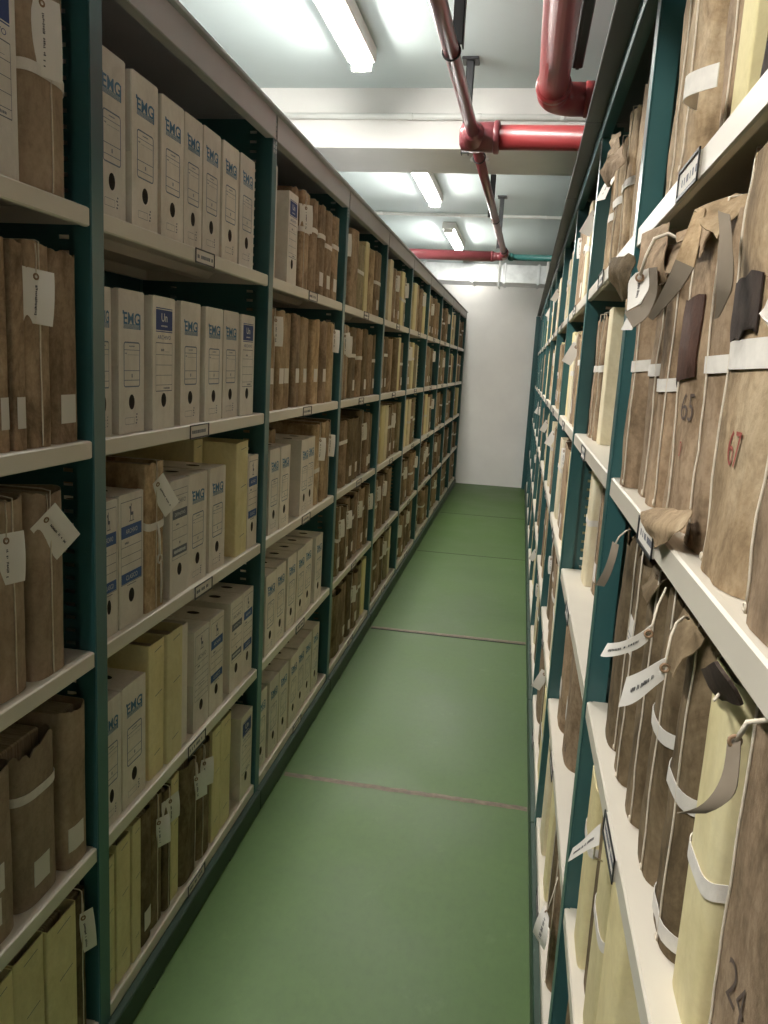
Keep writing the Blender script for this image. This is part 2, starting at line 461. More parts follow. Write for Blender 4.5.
RNG = random.Random(5)
def frame_tag(P, along, across, L=.085, W=.042, curl=0., twist=0., n=8):
    """grid of a hanging paper tag. P: eyelet end, along: unit direction of its length"""
    P, a, c = Vector(P), Vector(along).normalized(), Vector(across).normalized()
    nn = a.cross(c).normalized(); rows = []
    for i in range(n + 1):
        u = i / n; s = u * L
        w = W / 2
        cen = P + a * (s - .012) + nn * (curl * u * u)
        cc = (c + nn * twist * u).normalized()
        rows.append([cen - cc * w, cen - cc * w * .35, cen + cc * w * .35, cen + cc * w])
    return rows, nn
def add_tag(root, P, along, across, L=.085, W=.042, curl=0., twist=0., writing=True, back=False, M=None, seed=1, facing=1, mib=None):
    rows, nn = frame_tag(P, along, across, L, W, curl, twist)
    m = MB(); m.sheet(rows, .0007, 0, 1)
    t = m.build('tag', [TAGM, TAGM if mib is None else mib] if not back else [TAGBACK, TAGBACK], root, M)
    a = (Vector(rows[1][1]) - Vector(rows[0][1])).normalized(); c = (Vector(rows[1][3]) - Vector(rows[1][0])).normalized()
    e = MB()
    e.torus(Vector(P) + nn * 0, a, c, .0042, .0017, 12, 5); e.build('eyelet', EYE, t)
    if writing:
        r = random.Random(seed); k = MB(); s = .026
        L0 = len(rows) - 1
        def at(s_, x_):
            u = (s_ + .0) / L * L0; i = min(int(u), L0 - 1); f = u - i
            p = Vector(rows[i][1]).lerp(Vector(rows[i + 1][1]), f); q = Vector(rows[i][2]).lerp(Vector(rows[i + 1][2]), f)
            return p.lerp(q, .5 + x_ / (W * .35)) + nn * (.0009 * facing)
        while s < L - .014:
            w = r.uniform(.0012, .0024); x0 = -r.uniform(.001, .0024); x1 = r.uniform(.001, .0026)
            k.quad(at(s, x0), at(s + w, x0), at(s + w, x1), at(s, x1))
            if r.random() < .5: k.quad(at(s, x0), at(s + w + .0008, x0), at(s + w + .0008, x0 + .0008), at(s, x0 + .0008))
            s += w + r.choice((.0009, .0009, .0009, .0012, .006))
        k.build('writing', INK, t)
    return t

ORD = ['first', 'second', 'third', 'fourth', 'fifth', 'sixth', 'seventh', 'eighth', 'ninth', 'tenth', 'eleventh', 'twelfth', 'thirteenth', 'fourteenth', 'fifteenth', 'sixteenth']
LVN = ['top shelf', 'second shelf', 'third shelf', 'fourth shelf', 'bottom shelf']
BAYN = {b: ORD[b] + ' bay' for b in range(10)}

ITEMS = []      # every thing on the shelves: dict(side,bay,lv,kind,y0,y1,...)
def item(side, bay, lv, kind, y0, y1, **kw):
    ITEMS.append(dict(side=side, bay=bay, lv=lv, kind=kind, y0=y0, y1=y1, **kw))

# ---- left rack, first bay (cut by the picture's left edge)
item('L', 0, 0, 'box', 1.055, 1.168, typ='U')
item('L', 0, 0, 'br', 1.177, 1.322, h=.325, mat='flat', tape=.168, tagat=(-.014, .275), tagL=.115, tagW=.068, tagtilt=0., cord=.012, d=.28)
item('L', 0, 0, 'br', .93, 1.05, mat='mid')
for y0, y1, kw in ((1.02, 1.106, dict(mat='light', lab=1)), (1.109, 1.142, dict(mat='mid', lab=1, h=.328)), (1.145, 1.178, dict(mat='mid', lab=1, h=.326)), (1.181, 1.252, dict(mat='mid', tagat=(-.012, .275), tagL=.085, tagW=.07, tagtilt=-.08, cord=0., h=.33)), (1.255, 1.345, dict(mat='mid', lab=1, h=.33))):
    item('L', 0, 1, 'br', y0, y1, **kw)
item('L', 0, 2, 'br', .96, 1.06, mat='dark')
item('L', 0, 2, 'br', 1.068, 1.185, h=.335, mat='flat', tagat=(-.01, .27), tagL=.085, tagW=.066, tagtilt=0., cord=.01, rr=.3)
item('L', 0, 2, 'br', 1.190, 1.292, h=.333, mat='flat', tagat=(-.02, .285), tagtilt=.75, cord=-.005, rr=.3)
item('L', 0, 3, 'br', .90, 1.0, mat='mid')
item('L', 0, 3, 'br', 1.005, 1.130, h=.31, mat='flat', lab=2, rr=.3)
item('L', 0, 3, 'br', 1.137, 1.264, h=.315, mat='flat', lab=1, tape=.215, jag=.022, rr=.35)
item('L', 0, 3, 'br', 1.270, 1.352, h=.325, mat='flat', lab=1, rr=.35)
for y0, y1 in ((.95, 1.02), (1.024, 1.10), (1.104, 1.196), (1.20, 1.30)):
    item('L', 0, 4, 'ye', y0, y1, h=.33 + (y0 * 7 % .02))
item('L', 0, 4, 'br', 1.304, 1.345, h=.33, mat='dark', tagat=(.0, .27), cord=0., tagL=.1, tagW=.045)
# ---- left rack, second bay: the white boxes
for y0, y1, t in ((1.404, 1.508, 'E'), (1.528, 1.640, 'E'), (1.666, 1.778, 'E'), (1.783, 1.884, 'E'), (1.890, 1.999, 'E'), (2.004, 2.127, 'E'), (2.132, 2.256, 'E')):
    item('L', 1, 0, 'box', y0, y0 + min(.113, y1 - y0), typ=t)
for y0, y1, t in ((1.404, 1.457, 'E'), (1.482, 1.590, 'E'), (1.617, 1.726, 'U'), (1.770, 1.885, 'E'), (1.908, 2.022, 'E'), (2.050, 2.163, 'E'), (2.168, 2.280, 'U')):
    item('L', 1, 1, 'box', y0, y0 + min(.113, y1 - y0), typ=t)
for y0, y1, t in ((1.404, 1.474, 'A'), (1.480, 1.588, 'A'), (1.714, 1.822, 'D'), (1.828, 1.940, 'E'), (1.966, 2.078, 'E'), (2.262, 2.352, 'A')):
    item('L', 1, 2, 'box', y0, y0 + min(.113, y1 - y0), typ=t)
item('L', 1, 2, 'br', 1.596, 1.688, h=.34, mat='light', tape=.20, tagat=(.0, .288), tagL=.10, tagW=.052, tagtilt=.72, cord=.0, rr=.08, loop=1)
item('L', 1, 2, 'ye', 2.086, 2.15, h=.342, back=.10)
item('L', 1, 2, 'ye', 2.157, 2.256, h=.335)
for y0, y1, t in ((1.404, 1.484, 'E'), (1.490, 1.598, 'E'), (1.874, 1.980, 'A2'), (1.984, 2.088, 'A'), (2.146, 2.256, 'D'), (2.260, 2.352, 'A')):
    item('L', 1, 3, 'box', y0, y0 + min(.113, y1 - y0), typ=t)
item('L', 1, 3, 'ye', 1.622, 1.702, h=.335)
item('L', 1, 3, 'ye', 1.706, 1.796, h=.335)
item('L', 1, 3, 'wh', 1.804, 1.842, h=.325)
for y0, y1, k, kw in ((1.404, 1.456, 'ye', {}), (1.460, 1.523, 'ye', dict(h=.345)), (1.527, 1.568, 'ye', dict(h=.35)), (1.572, 1.630, 'br', dict(mat='dark', h=.35, lab=1)),
                      (1.633, 1.702, 'br', dict(mat='dark', h=.35, tagat=(.0, .275), tagL=.085, cord=0.)), (1.705, 1.746, 'br', dict(mat='dark', h=.34, tagat=(.0, .30), tagL=.08, cord=0., tagtilt=.15)),
                      (1.750, 1.797, 'ye', dict(h=.345)), (1.801, 1.916, 'br', dict(mat='dark', h=.34, tagat=(.025, .275), tagL=.085, cord=.03)),
                      (1.920, 2.010, 'br', dict(mat='dark', h=.345, tagat=(-.02, .29), tagL=.085, cord=-.02)), (2.014, 2.078, 'ye', dict(h=.35)), (2.082, 2.166, 'ye', dict(h=.35))):
    item('L', 1, 4, k, y0, y1, **kw)
item('L', 1, 4, 'box', 2.245, 2.352, typ='U')
# ---- left rack, third bay
item('L', 2, 0, 'wh', 2.412, 2.475, h=.33)
item('L', 2, 0, 'box', 2.576, 2.684, typ='U')
for y0, y1, kw in ((2.690, 2.772, dict(mat='mid', tape=.2, back=.02)), (2.776, 2.878, dict(mat='mid', tape=.2, tagat=(-.03, .27), cord=-.03)), (2.882, 2.99, dict(mat='mid', tape=.21)),
                   (2.994, 3.11, dict(mat='mid', tape=.21, lab=1)), (3.114, 3.226, dict(mat='mid', tape=.2, lab=1)), (3.230, 3.335, dict(mat='mid', tape=.21, lab=1))):
    item('L', 2, 0, 'br', y0, y1, h=.318 + RNG.uniform(0, .012), **kw)
for i, (y0, y1) in enumerate(((2.412, 2.524), (2.528, 2.610), (2.614, 2.70), (2.730, 2.815), (2.819, 2.93), (2.980, 3.082), (3.086, 3.20), (3.204, 3.335))):
    item('L', 2, 1, 'br', y0, y1, h=.322, mat='light' if i % 3 else 'mid', lab=1 if i != 7 else 0, labz=.085, **({'tagat': (.02, .285), 'cord': .02} if i in (0, 7) else {}))
for y0, t in ((2.468, 'E'), (2.580, 'E'), (2.832, 'E'), (2.946, 'E')): item('L', 2, 2, 'box', y0, y0 + .11, typ=t)
item('L', 2, 2, 'br', 2.694, 2.80, h=.33, mat='mid', back=.08, tagat=(.02, .22))
for y0, y1, kw in ((3.072, 3.158, dict(tape=.13, tagat=(.01, .26), cord=.01)), (3.162, 3.216, {}), (3.22, 3.335, dict(tagat=(.02, .26), cord=.02))): item('L', 2, 2, 'br', y0, y1, h=.332, mat='light', **kw)
for y0 in (2.46, 2.592, 2.731, 2.852, 2.973, 3.112): item('L', 2, 3, 'box', y0, y0 + .112, typ='E')
for y0 in (2.418, 2.545, 2.664, 2.79, 2.91, 3.022, 3.15): item('L', 2, 4, 'box', y0, y0 + .11, typ='E')

# ---- left rack, fourth bay and on: rows written as letters (b brown, d dark, l light, o olive, y yellow, c cream, . gap)
ROWS_L = {3: ['dboylb', 'bbdbdbd', 'dbdddbd', 'bddbdbbd', 'bdbdboy'], 4: ['oclbbyb', 'bdbdyb', 'bycbdbo', 'cbbdb..', 'bdbdoc.'],
          5: ['byclby', 'boyoc..', 'bycbo..', 'bdbdbb', 'bdbdbdb'], 6: ['oybdbb', 'bdbod..', 'bbycb.', 'bdbbd', 'bd..bb'],
          7: ['obdbo', 'bdo.b', 'dob.d', 'bdbb', 'ddbb'], 8: ['bybcd', 'bdyb', 'dobd', 'b.db', 'dbbd'], 9: ['byoddb'[:5], 'bydb', 'dbyc', 'bdbd', 'bdbb']}
ROWS_R = {2: ['bcb.b', 'lbcb.y', 'yb.bc', 'cb.bd', 'yd.b'], 3: ['blyb.cb', 'bcbl.yb', 'yb.bdcl', 'cb..bybd', 'bd.ycb'], 4: ['yblc.bb', 'ybcb.bly', 'bycd..b', 'ybb.dcb', 'dbcb.y'],
          5: ['bcly.b', 'blby.cb', 'cb..ybd', 'bdcy.b', 'bd.cyb'], 6: ['clbby', 'bcy.bl', 'yb.cbd', 'bdyb', 'bycb'], 7: ['blcyb', 'cbyb', 'bd.yb', 'ybcb', 'bdb'],
          8: ['blcb', 'ybc.b', 'bdyb', 'bcb', 'bdy'], 9: ['cblb', 'byb', 'bcd', 'yb', 'bb']}
CH = {'b': ('br', 'mid'), 'd': ('br', 'dark'), 'l': ('br', 'light'), 'o': ('br', 'olive'), 'y': ('ye', None), 'c': ('ye', 'cream')}
for side, ROWS in (('L', ROWS_L), ('R', ROWS_R)):
    for bay, rows in ROWS.items():
        for lv, row in enumerate(rows):
            if side == 'R': row = '.' * row.count('.') + row.replace('.', '')
            r = random.Random(bay * 57 + lv * 11 + (500 if side == 'R' else 0))
            a, b = U(bay - 1, side) + .03, U(bay, side) - .03
            ws = [{'y': .8, 'c': .8, '.': .7}.get(ch, 1.15) * r.uniform(.75, 1.2) for ch in row]
            k = (b - a - .004 * len(row)) / sum(ws); y = a
            for ch, w in zip(row, ws):
                w *= k
                if ch != '.':
                    kind, mt = CH[ch]; kw = dict(mat=mt, h=r.uniform(.305, .34))
                    if kind == 'br':
                        if r.random() < .45: kw['tape'] = kw['h'] * r.uniform(.5, .68)
                        if r.random() < .45: kw['lab'] = 1
                        if r.random() < (.24 if side == 'L' else .18): kw['tagat'] = (r.uniform(-.02, .02), r.uniform(.24, .29)); kw['cord'] = kw['tagat'][0]
                        if side == 'R': kw['jag'] = r.uniform(.005, .03); kw['tagout'] = r.random() < .5
                    else:
                        if r.random() < (.35 if side == 'L' else .6): kw['tape'] = kw['h'] * r.uniform(.45, .65)
                    kw['back'] = r.uniform(.0, .02) if side == 'L' else r.uniform(.0, .014)
                    item(side, bay, lv, kind, y, y + w, **kw)
                y += w + .004

# ---- right rack, first bay (close to the eye)
R0 = 0
item('R', 0, 0, 'br', 1.150, 1.330, h=.36, mat='light', rr=.42, jag=.02, amp=.016, near=1, cord=.02)
item('R', 0, 0, 'br', .985, 1.145, h=.36, mat='light', rr=.42, jag=.02, amp=.016, near=1, cord=.01, back=-.012, torn=1)
item('R', 0, 0, 'br', .893, .980, h=.36, mat='mid', rr=.4, jag=.02, amp=.015, near=1, cord=.02, loopR=.062)
item('R', 0, 0, 'ye', .832, .889, h=.36, near=1)
item('R', 0, 0, 'br', .715, .827, h=.105, mat='rem', rr=.4, jag=.03, amp=.014, near=1)
item('R', 0, 1, 'br', 1.268, 1.345, h=.338, mat='mid', jag=.03, amp=.012, near=1, cord=.022, tape=.19, rr=.5, back=-.008)
item('R', 0, 1, 'br', 1.166, 1.264, h=.336, mat='mid', jag=.03, amp=.012, near=1, cord=.03, tape=.185, rr=.45)
item('R', 0, 1, 'br', 1.085, 1.162, h=.34, mat='mid', jag=.035, amp=.013, near=1, cord=.03, tape=.165, rr=.45)
item('R', 0, 1, 'br', .900, 1.081, h=.35, mat='mid', jag=.035, amp=.015, near=1, cord=-.01, rr=.40, num=('65', .035, .140, OLDINK, .031), num2=('10', .028, .092, REDINK, .018), patch=(-.089, .050, .166, .262, LEATHER))
item('R', 0, 1, 'br', .800, .894, h=.345, mat='mid', jag=.04, amp=.015, near=1, cord=-.005, tape=.19, rr=.4)
item('R', 0, 1, 'br', .642, .796, h=.37, mat='light', jag=.02, amp=.015, near=1, cord=-.055, tape=.197, rr=.36, num=('67', .022, .116, REDINK, .03), tapeh=.024, patch=(-.066, .040, .206, .258, DARKREM))
item('R', 0, 1, 'br', .450, .637, h=.35, mat='mid', jag=.03, amp=.013, near=1, cord=-.06, rr=.3, back=-.002)
item('R', 0, 2, 'br', 1.196, 1.330, h=.345, mat='dark', jag=.03, amp=.010, near=1, cord=.05, rr=.5, back=.008)
item('R', 0, 2, 'br', 1.092, 1.192, h=.345, mat='dark', jag=.03, amp=.010, near=1, cord=.02, rr=.5, back=.010, lab=1, labz=.19)
item('R', 0, 2, 'br', .985, 1.088, h=.345, mat='dark', jag=.03, amp=.010, near=1, cord=.03, rr=.5, back=.012)
item('R', 0, 2, 'br', .862, .980, h=.35, mat='dark', jag=.025, amp=.010, near=1, cord=.02, rr=.45, back=.014, tape=.185)
item('R', 0, 2, 'br', .742, .857, h=.355, mat='dark', jag=.03, amp=.010, near=1, cord=.02, rr=.45, back=.014, tape=.175, tape2=.022)
item('R', 0, 2, 'ye', .656, .738, h=.335, near=1, rr=.25, back=.02, tape=.15)
item('R', 0, 2, 'br', .462, .650, h=.35, mat='mid', jag=.02, amp=.010, near=1, cord=-.075, rr=.12, back=.026, num=('24', -.02, .12, OLDINK, .035))
item('R', 0, 3, 'ye', 1.246, 1.345, h=.33, near=1, rr=.12, back=.004, tape=.22)
item('R', 0, 3, 'br', 1.168, 1.240, h=.34, mat='dark', near=1, rr=.3, back=.012, jag=.02)
item('R', 0, 3, 'ye', 1.048, 1.162, h=.34, near=1, rr=.10, back=.006, tape=.20)
item('R', 0, 3, 'ye', .920, 1.042, h=.335, near=1, rr=.10, back=.006)
item('R', 0, 4, 'br', 1.20, 1.33, h=.33, mat='dark')
# ---- right rack, second bay
item('R', 1, 0, 'br', 2.10, 2.24, h=.315, mat='light', jag=.03, amp=.016, near=1, tape=.15, rr=.4, tagat=(.0, .25), cord=.0)
item('R', 1, 0, 'br', 1.955, 2.09, h=.30, mat='light', jag=.03, amp=.016, near=1, tape=.16, rr=.4, cord=.02)
item('R', 1, 0, 'br', 1.80, 1.945, h=.32, mat='light', jag=.02, amp=.016, near=1, tape=.165, rr=.35, cord=.01)
item('R', 1, 0, 'br', 1.64, 1.79, h=.325, mat='light', jag=.02, amp=.015, near=1, rr=.35)
item('R', 1, 0, 'ye', 1.53, 1.632, h=.335, mat='cream', near=1)
item('R', 1, 1, 'br', 2.235, 2.345, h=.33, mat='mid', jag=.04, amp=.015, near=1, cord=.03, tape=.19, rr=.4, back=.015)
item('R', 1, 1, 'br', 2.15, 2.23, h=.33, mat='mid', jag=.04, amp=.015, near=1, cord=.0, tape=.19, rr=.4, back=.02)
item('R', 1, 1, 'ye', 2.05, 2.145, h=.335, near=1, back=.028, mat='cream')
item('R', 1, 2, 'ye', 2.215, 2.34, h=.335, near=1, back=.042, rr=.12, tape=.18, mat='cream')
item('R', 1, 2, 'br', 2.115, 2.21, h=.33, mat='mid', near=1, back=.06, lab=1, cord=.0)
item('R', 1, 3, 'br', 2.14, 2.345, h=.34, mat='mid', near=1, back=.012, rr=.4, lab=1, labz=.08)
item('R', 1, 3, 'br', 1.925, 2.135, h=.335, mat='mid', near=1, back=.016, rr=.45, lab=1, labz=.10, num=('216', .03, .045, INK, .022))
item('R', 1, 4, 'ye', 2.20, 2.34, h=.33, near=1, back=.0, mat='cream', jag=.03)
item('R', 1, 4, 'ye', 1.99, 2.10, h=.34, near=1, back=.004, jag=.02)
item('R', 1, 4, 'br', 1.87, 1.98, h=.33, mat='dark', near=1, back=.01, jag=.03, cord=.0, rr=.4)
item('R', 1, 4, 'br', 1.66, 1.76, h=.32, mat='mid', near=1, back=.0, jag=.03, cord=.02, rr=.4)

# ------------------------------------------------------------------ archive boxes
BOXES = {}
BW, BH, BD = .11, .282, .36
def box_body():
    m = MB(); n = 16
    def plate(conv, cx, cz, rx, rz, x0, x1, z0, z1, depth, inward):
        ring = []; rect = []
        for i in range(n):
            a = 2 * PI * i / n; dx, dz = math.cos(a), math.sin(a)
            ring.append((cx + rx * dx, cz + rz * dz))
            tx = ((x1 - cx) if dx > 0 else (cx - x0)) / max(abs(dx), 1e-6); tz = ((z1 - cz) if dz > 0 else (cz - z0)) / max(abs(dz), 1e-6)
            t = min(tx, tz); rect.append((cx + dx * t, cz + dz * t))
        corners = [(x1, z1), (x0, z1), (x0, z0), (x1, z0)]
        vs = [conv(a, b, 0) for a, b in rect] + [conv(a, b, 0) for a, b in ring] + [conv(a, b, depth) for a, b in ring]
        fs = [(i, (i + 1) % n, n + (i + 1) % n, n + i) for i in range(n)]
        m.add(vs[:2 * n], fs, 0)
        # fill the rectangle's corners
        for cxx, czz in corners:
            ang = math.atan2(czz - cz, cxx - cx) % (2 * PI); i = int(ang / (2 * PI / n)) % n
            m.add([conv(*rect[i], 0), conv(cxx, czz, 0), conv(*rect[(i + 1) % n], 0)], [(0, 1, 2)], 0)
        m.add(vs[n:], [(i, (i + 1) % n, n + (i + 1) % n, n + i) for i in range(n)], 1)
        m.add(vs[2 * n:], [tuple(range(n))], 1)
    w, h, d = BW / 2, BH, BD
    plate(lambda a, b, q: (a, q, b), 0, .063, .0125, .0155, -w, w, 0, h, .06, 1)
    plate(lambda a, b, q: (a, b, h - q), 0, .072, .0125, .019, -w, w, 0, d, .05, 1)
    m.quad((-w, 0, 0), (-w, 0, h), (-w, d, h), (-w, d, 0)); m.quad((w, 0, 0), (w, d, 0), (w, d, h), (w, 0, h))
    m.quad((-w, d, 0), (-w, d, h), (w, d, h), (w, d, 0)); m.quad((-w, 0, 0), (-w, d, 0), (w, d, 0), (w, 0, 0))
    return m
def outline(m, x0, x1, z0, z1, t, y, r=0., mi=0):
    pts = []; n = 4
    for cx, cz, a0 in ((x1 - r, z1 - r, 0), (x0 + r, z1 - r, PI / 2), (x0 + r, z0 + r, PI), (x1 - r, z0 + r, 1.5 * PI)):
        for i in range(n + 1):
            a = a0 + PI / 2 * i / n; pts.append((cx, cz, math.cos(a), math.sin(a)))
    L = len(pts)
    vs = [(c + (r) * u, y, z + (r) * v) for c, z, u, v in pts] + [(c + (r - t) * u, y, z + (r - t) * v) for c, z, u, v in pts]
    m.add(vs, [(i, (i + 1) % L, L + (i + 1) % L, L + i) for i in range(L)], mi)
def hline(m, x0, x1, z, t, y, mi=0): m.quad((x0, y, z - t / 2), (x1, y, z - t / 2), (x1, y, z + t / 2), (x0, y, z + t / 2), mi)
def rect(m, x0, x1, z0, z1, y, mi=0): m.quad((x0, y, z0), (x1, y, z0), (x1, y, z1), (x0, y, z1), mi)
def scribble(m, x0, x1, z, h, y, seed, mi=0):
    r = random.Random(seed); x = x0
    while x < x1:
        w = r.uniform(.0012, .003); rect(m, x, min(x + w, x1), z - h * r.uniform(.35, .5), z + h * r.uniform(.3, .5), y, mi); x += w + .0009
P1, P2 = -.0006, -.0009
def proto_box(typ):
    body = box_body()
    flap = MB(); w = BW / 2
    # outer sleeve halves and tucked front flap
    flap.box(-w - .0012, -w - .0001, .002, BD, .135, BH - .001); flap.box(w + .0001, w + .0012, .002, BD, .135, BH - .001)
    flap.box(-w + .004, w - .004, -.0001, .012, BH + .0001, BH + .0016)
    pl = MB(); lg = MB(); lm = [LOGO]; bars = []; st = MB()
    if typ == 'E':
        lettering(lg, 'EMG', 0, .2285, .070, .024, P1, 0, .02)
        for q in range(5): rect(lg, -.036 + q * .0004, .036, .2085 + q * .0021, .2097 + q * .0021, P1)
        rect(lg, -.039, -.033, .236, .243, P1); rect(lg, .033, .0375, .208, .238, P1)
        outline(pl, -.035, .035, .093, .183, .0026, P1, .007)
        scribble(pl, -.012, .012, .1745, .003, P1, 3)
        hline(pl, -.033, .033, .167, .0011, P1); scribble(pl, -.030, -.022, .160, .003, P1, 4); hline(pl, -.018, .03, .1575, .0006, P1)
        hline(pl, -.033, .033, .126, .0013, P1); hline(pl, -.033, .033, .107, .0013, P1); scribble(pl, -.002, .003, .116, .008, P1, 5)
        outline(st, -.030, .010, .018, .032, .0007, P1, .001)
        for q in range(4): rect(st, .016 + (q % 2) * .003, .022 + (q % 2) * .002, .018 + q * .006, .021 + q * .006, P1)
    elif typ == 'U':
        rect(lg, -.041, .041, .213, .256, P1); lm = [NAVY, LTEXT]
        lettering(lg, 'Un', 0, .240, .030, .018, P2, 1, .02); scribble(lg, -.016, .016, .222, .004, P2, 9, 1)
        rect(lg, -.041, .041, .258, .260, P1); rect(lg, -.041, .041, .209, .211, P1)
        q = MB(); lettering(q, 'ARCHIVO', 0, .198, .066, .0085, P1, 0); bars.append(q)
        for z in (.186, .161, .139, .117, .096, .083): hline(pl, -.041, .041, z, .0017 if z in (.186, .083) else .001, P1)
        rect(pl, -.0415, -.0405, .083, .186, P1); rect(pl, .0405, .0415, .083, .186, P1)
        scribble(pl, -.016, .0, .171, .006, P1, 6); hline(pl, .002, .028, .1675, .0006, P1); scribble(pl, -.002, .03, .089, .005, P1, 7)
    elif typ in ('A', 'A2'):
        outline(pl, -.047, .047, .085 if typ == 'A2' else .092, .268, .0012, P1, .001)
        # small animal emblem
        for x0, x1, z0, z1 in ((-.006, .008, .236, .243), (-.006, -.004, .226, .237), (.005, .0075, .226, .237), (-.0065, -.001, .240, .253), (-.010, -.001, .251, .256), (-.003, .000, .255, .261), (-.011, .011, .2235, .2255)):
            rect(lg, x0, x1, z0, z1, P1, 0)
        lm = [GREYP, BLUEBAR, LTEXT]
        if typ == 'A':
            for z0, z1, tx in ((.191, .217, 'ARCHIVO'), (.094, .116, 'CLASICO')):
                q = MB(); rect(q, -.045, .045, z0, z1, P1, 1); lettering(q, tx, 0, (z0 + z1) / 2, .052, .0100, P2, 2); bars.append(q)
            zs = (.172, .152, .134)
        else:
            q = MB(); lettering(q, 'ARCHIVO', 0, .204, .062, .013, P1, 0); bars.append(q); zs = (.188, .168, .15, .133, .116, .10)
        for z in zs: hline(pl, -.045, .045, z, .0011, P1)
        scribble(pl, -.030, -.012, .180, .006, P1, 8)
        scribble(pl, -.02, .02, .088 if typ == 'A' else .125, .003, P1, 12)
    else:
        lm = [GREYP, LTEXT]
        lettering(lg, 'ARCHIVO', 0, .232, .066, .011, P1, 0)
        q = MB(); rect(q, -.042, .042, .190, .212, P1, 0); lettering(q, 'DEFINITIVO', 0, .201, .06, .008, P2, 1); bars.append(q)
        q = MB(); rect(q, -.042, .042, .100, .120, P1, 0); scribble(q, -.034, .034, .110, .009, P2, 15, 1); bars.append(q)
        outline(pl, -.044, .044, .092, .262, .001, P1, .001)
        for z in (.246, .165, .142): hline(pl, -.042, .042, z, .001, P1)
        scribble(pl, -.022, -.004, .176, .005, P1, 8); scribble(pl, -.004, .004, .130, .007, P1, 11)
    return dict(body=body.mesh('archive_box', [BOXM, BOXIN]), flap=flap.mesh('sleeve_flap', BOXM), label=pl.mesh('label_marking', FRAMEP if typ == 'E' else GREYP), logo=lg.mesh('logo_lettering', lm),
        bars=[q.mesh('bar_lettering', lm if typ != 'U' else [NAVY]) for q in bars], stamp=st.mesh('stock_marking', GREYP) if st.v else None)
def make_box(it, M, rnd):
    typ = it['typ']
    if typ not in BOXES: BOXES[typ] = proto_box(typ)
    p = BOXES[typ]; w = it['y1'] - it['y0']
    root = link('archive_box', p['body']); root.matrix_world = M @ Matrix.Diagonal((w / BW, 1, 1 + rnd.uniform(-.006, .006), 1))
    link('sleeve_flap', p['flap'], root); link('label_marking', p['label'], root); link('logo_lettering', p['logo'], root)
    for q in p['bars']: link('bar_lettering', q, root)
    if p['stamp']: link('stock_marking', p['stamp'], root)
    return root
LOOKBOX = {'E': 'white archive box with blue lettering', 'U': 'white archive box with navy square', 'A': 'white archive box with blue bars', 'A2': 'white archive box with ruled lines', 'D': 'white archive box with grey bars'}

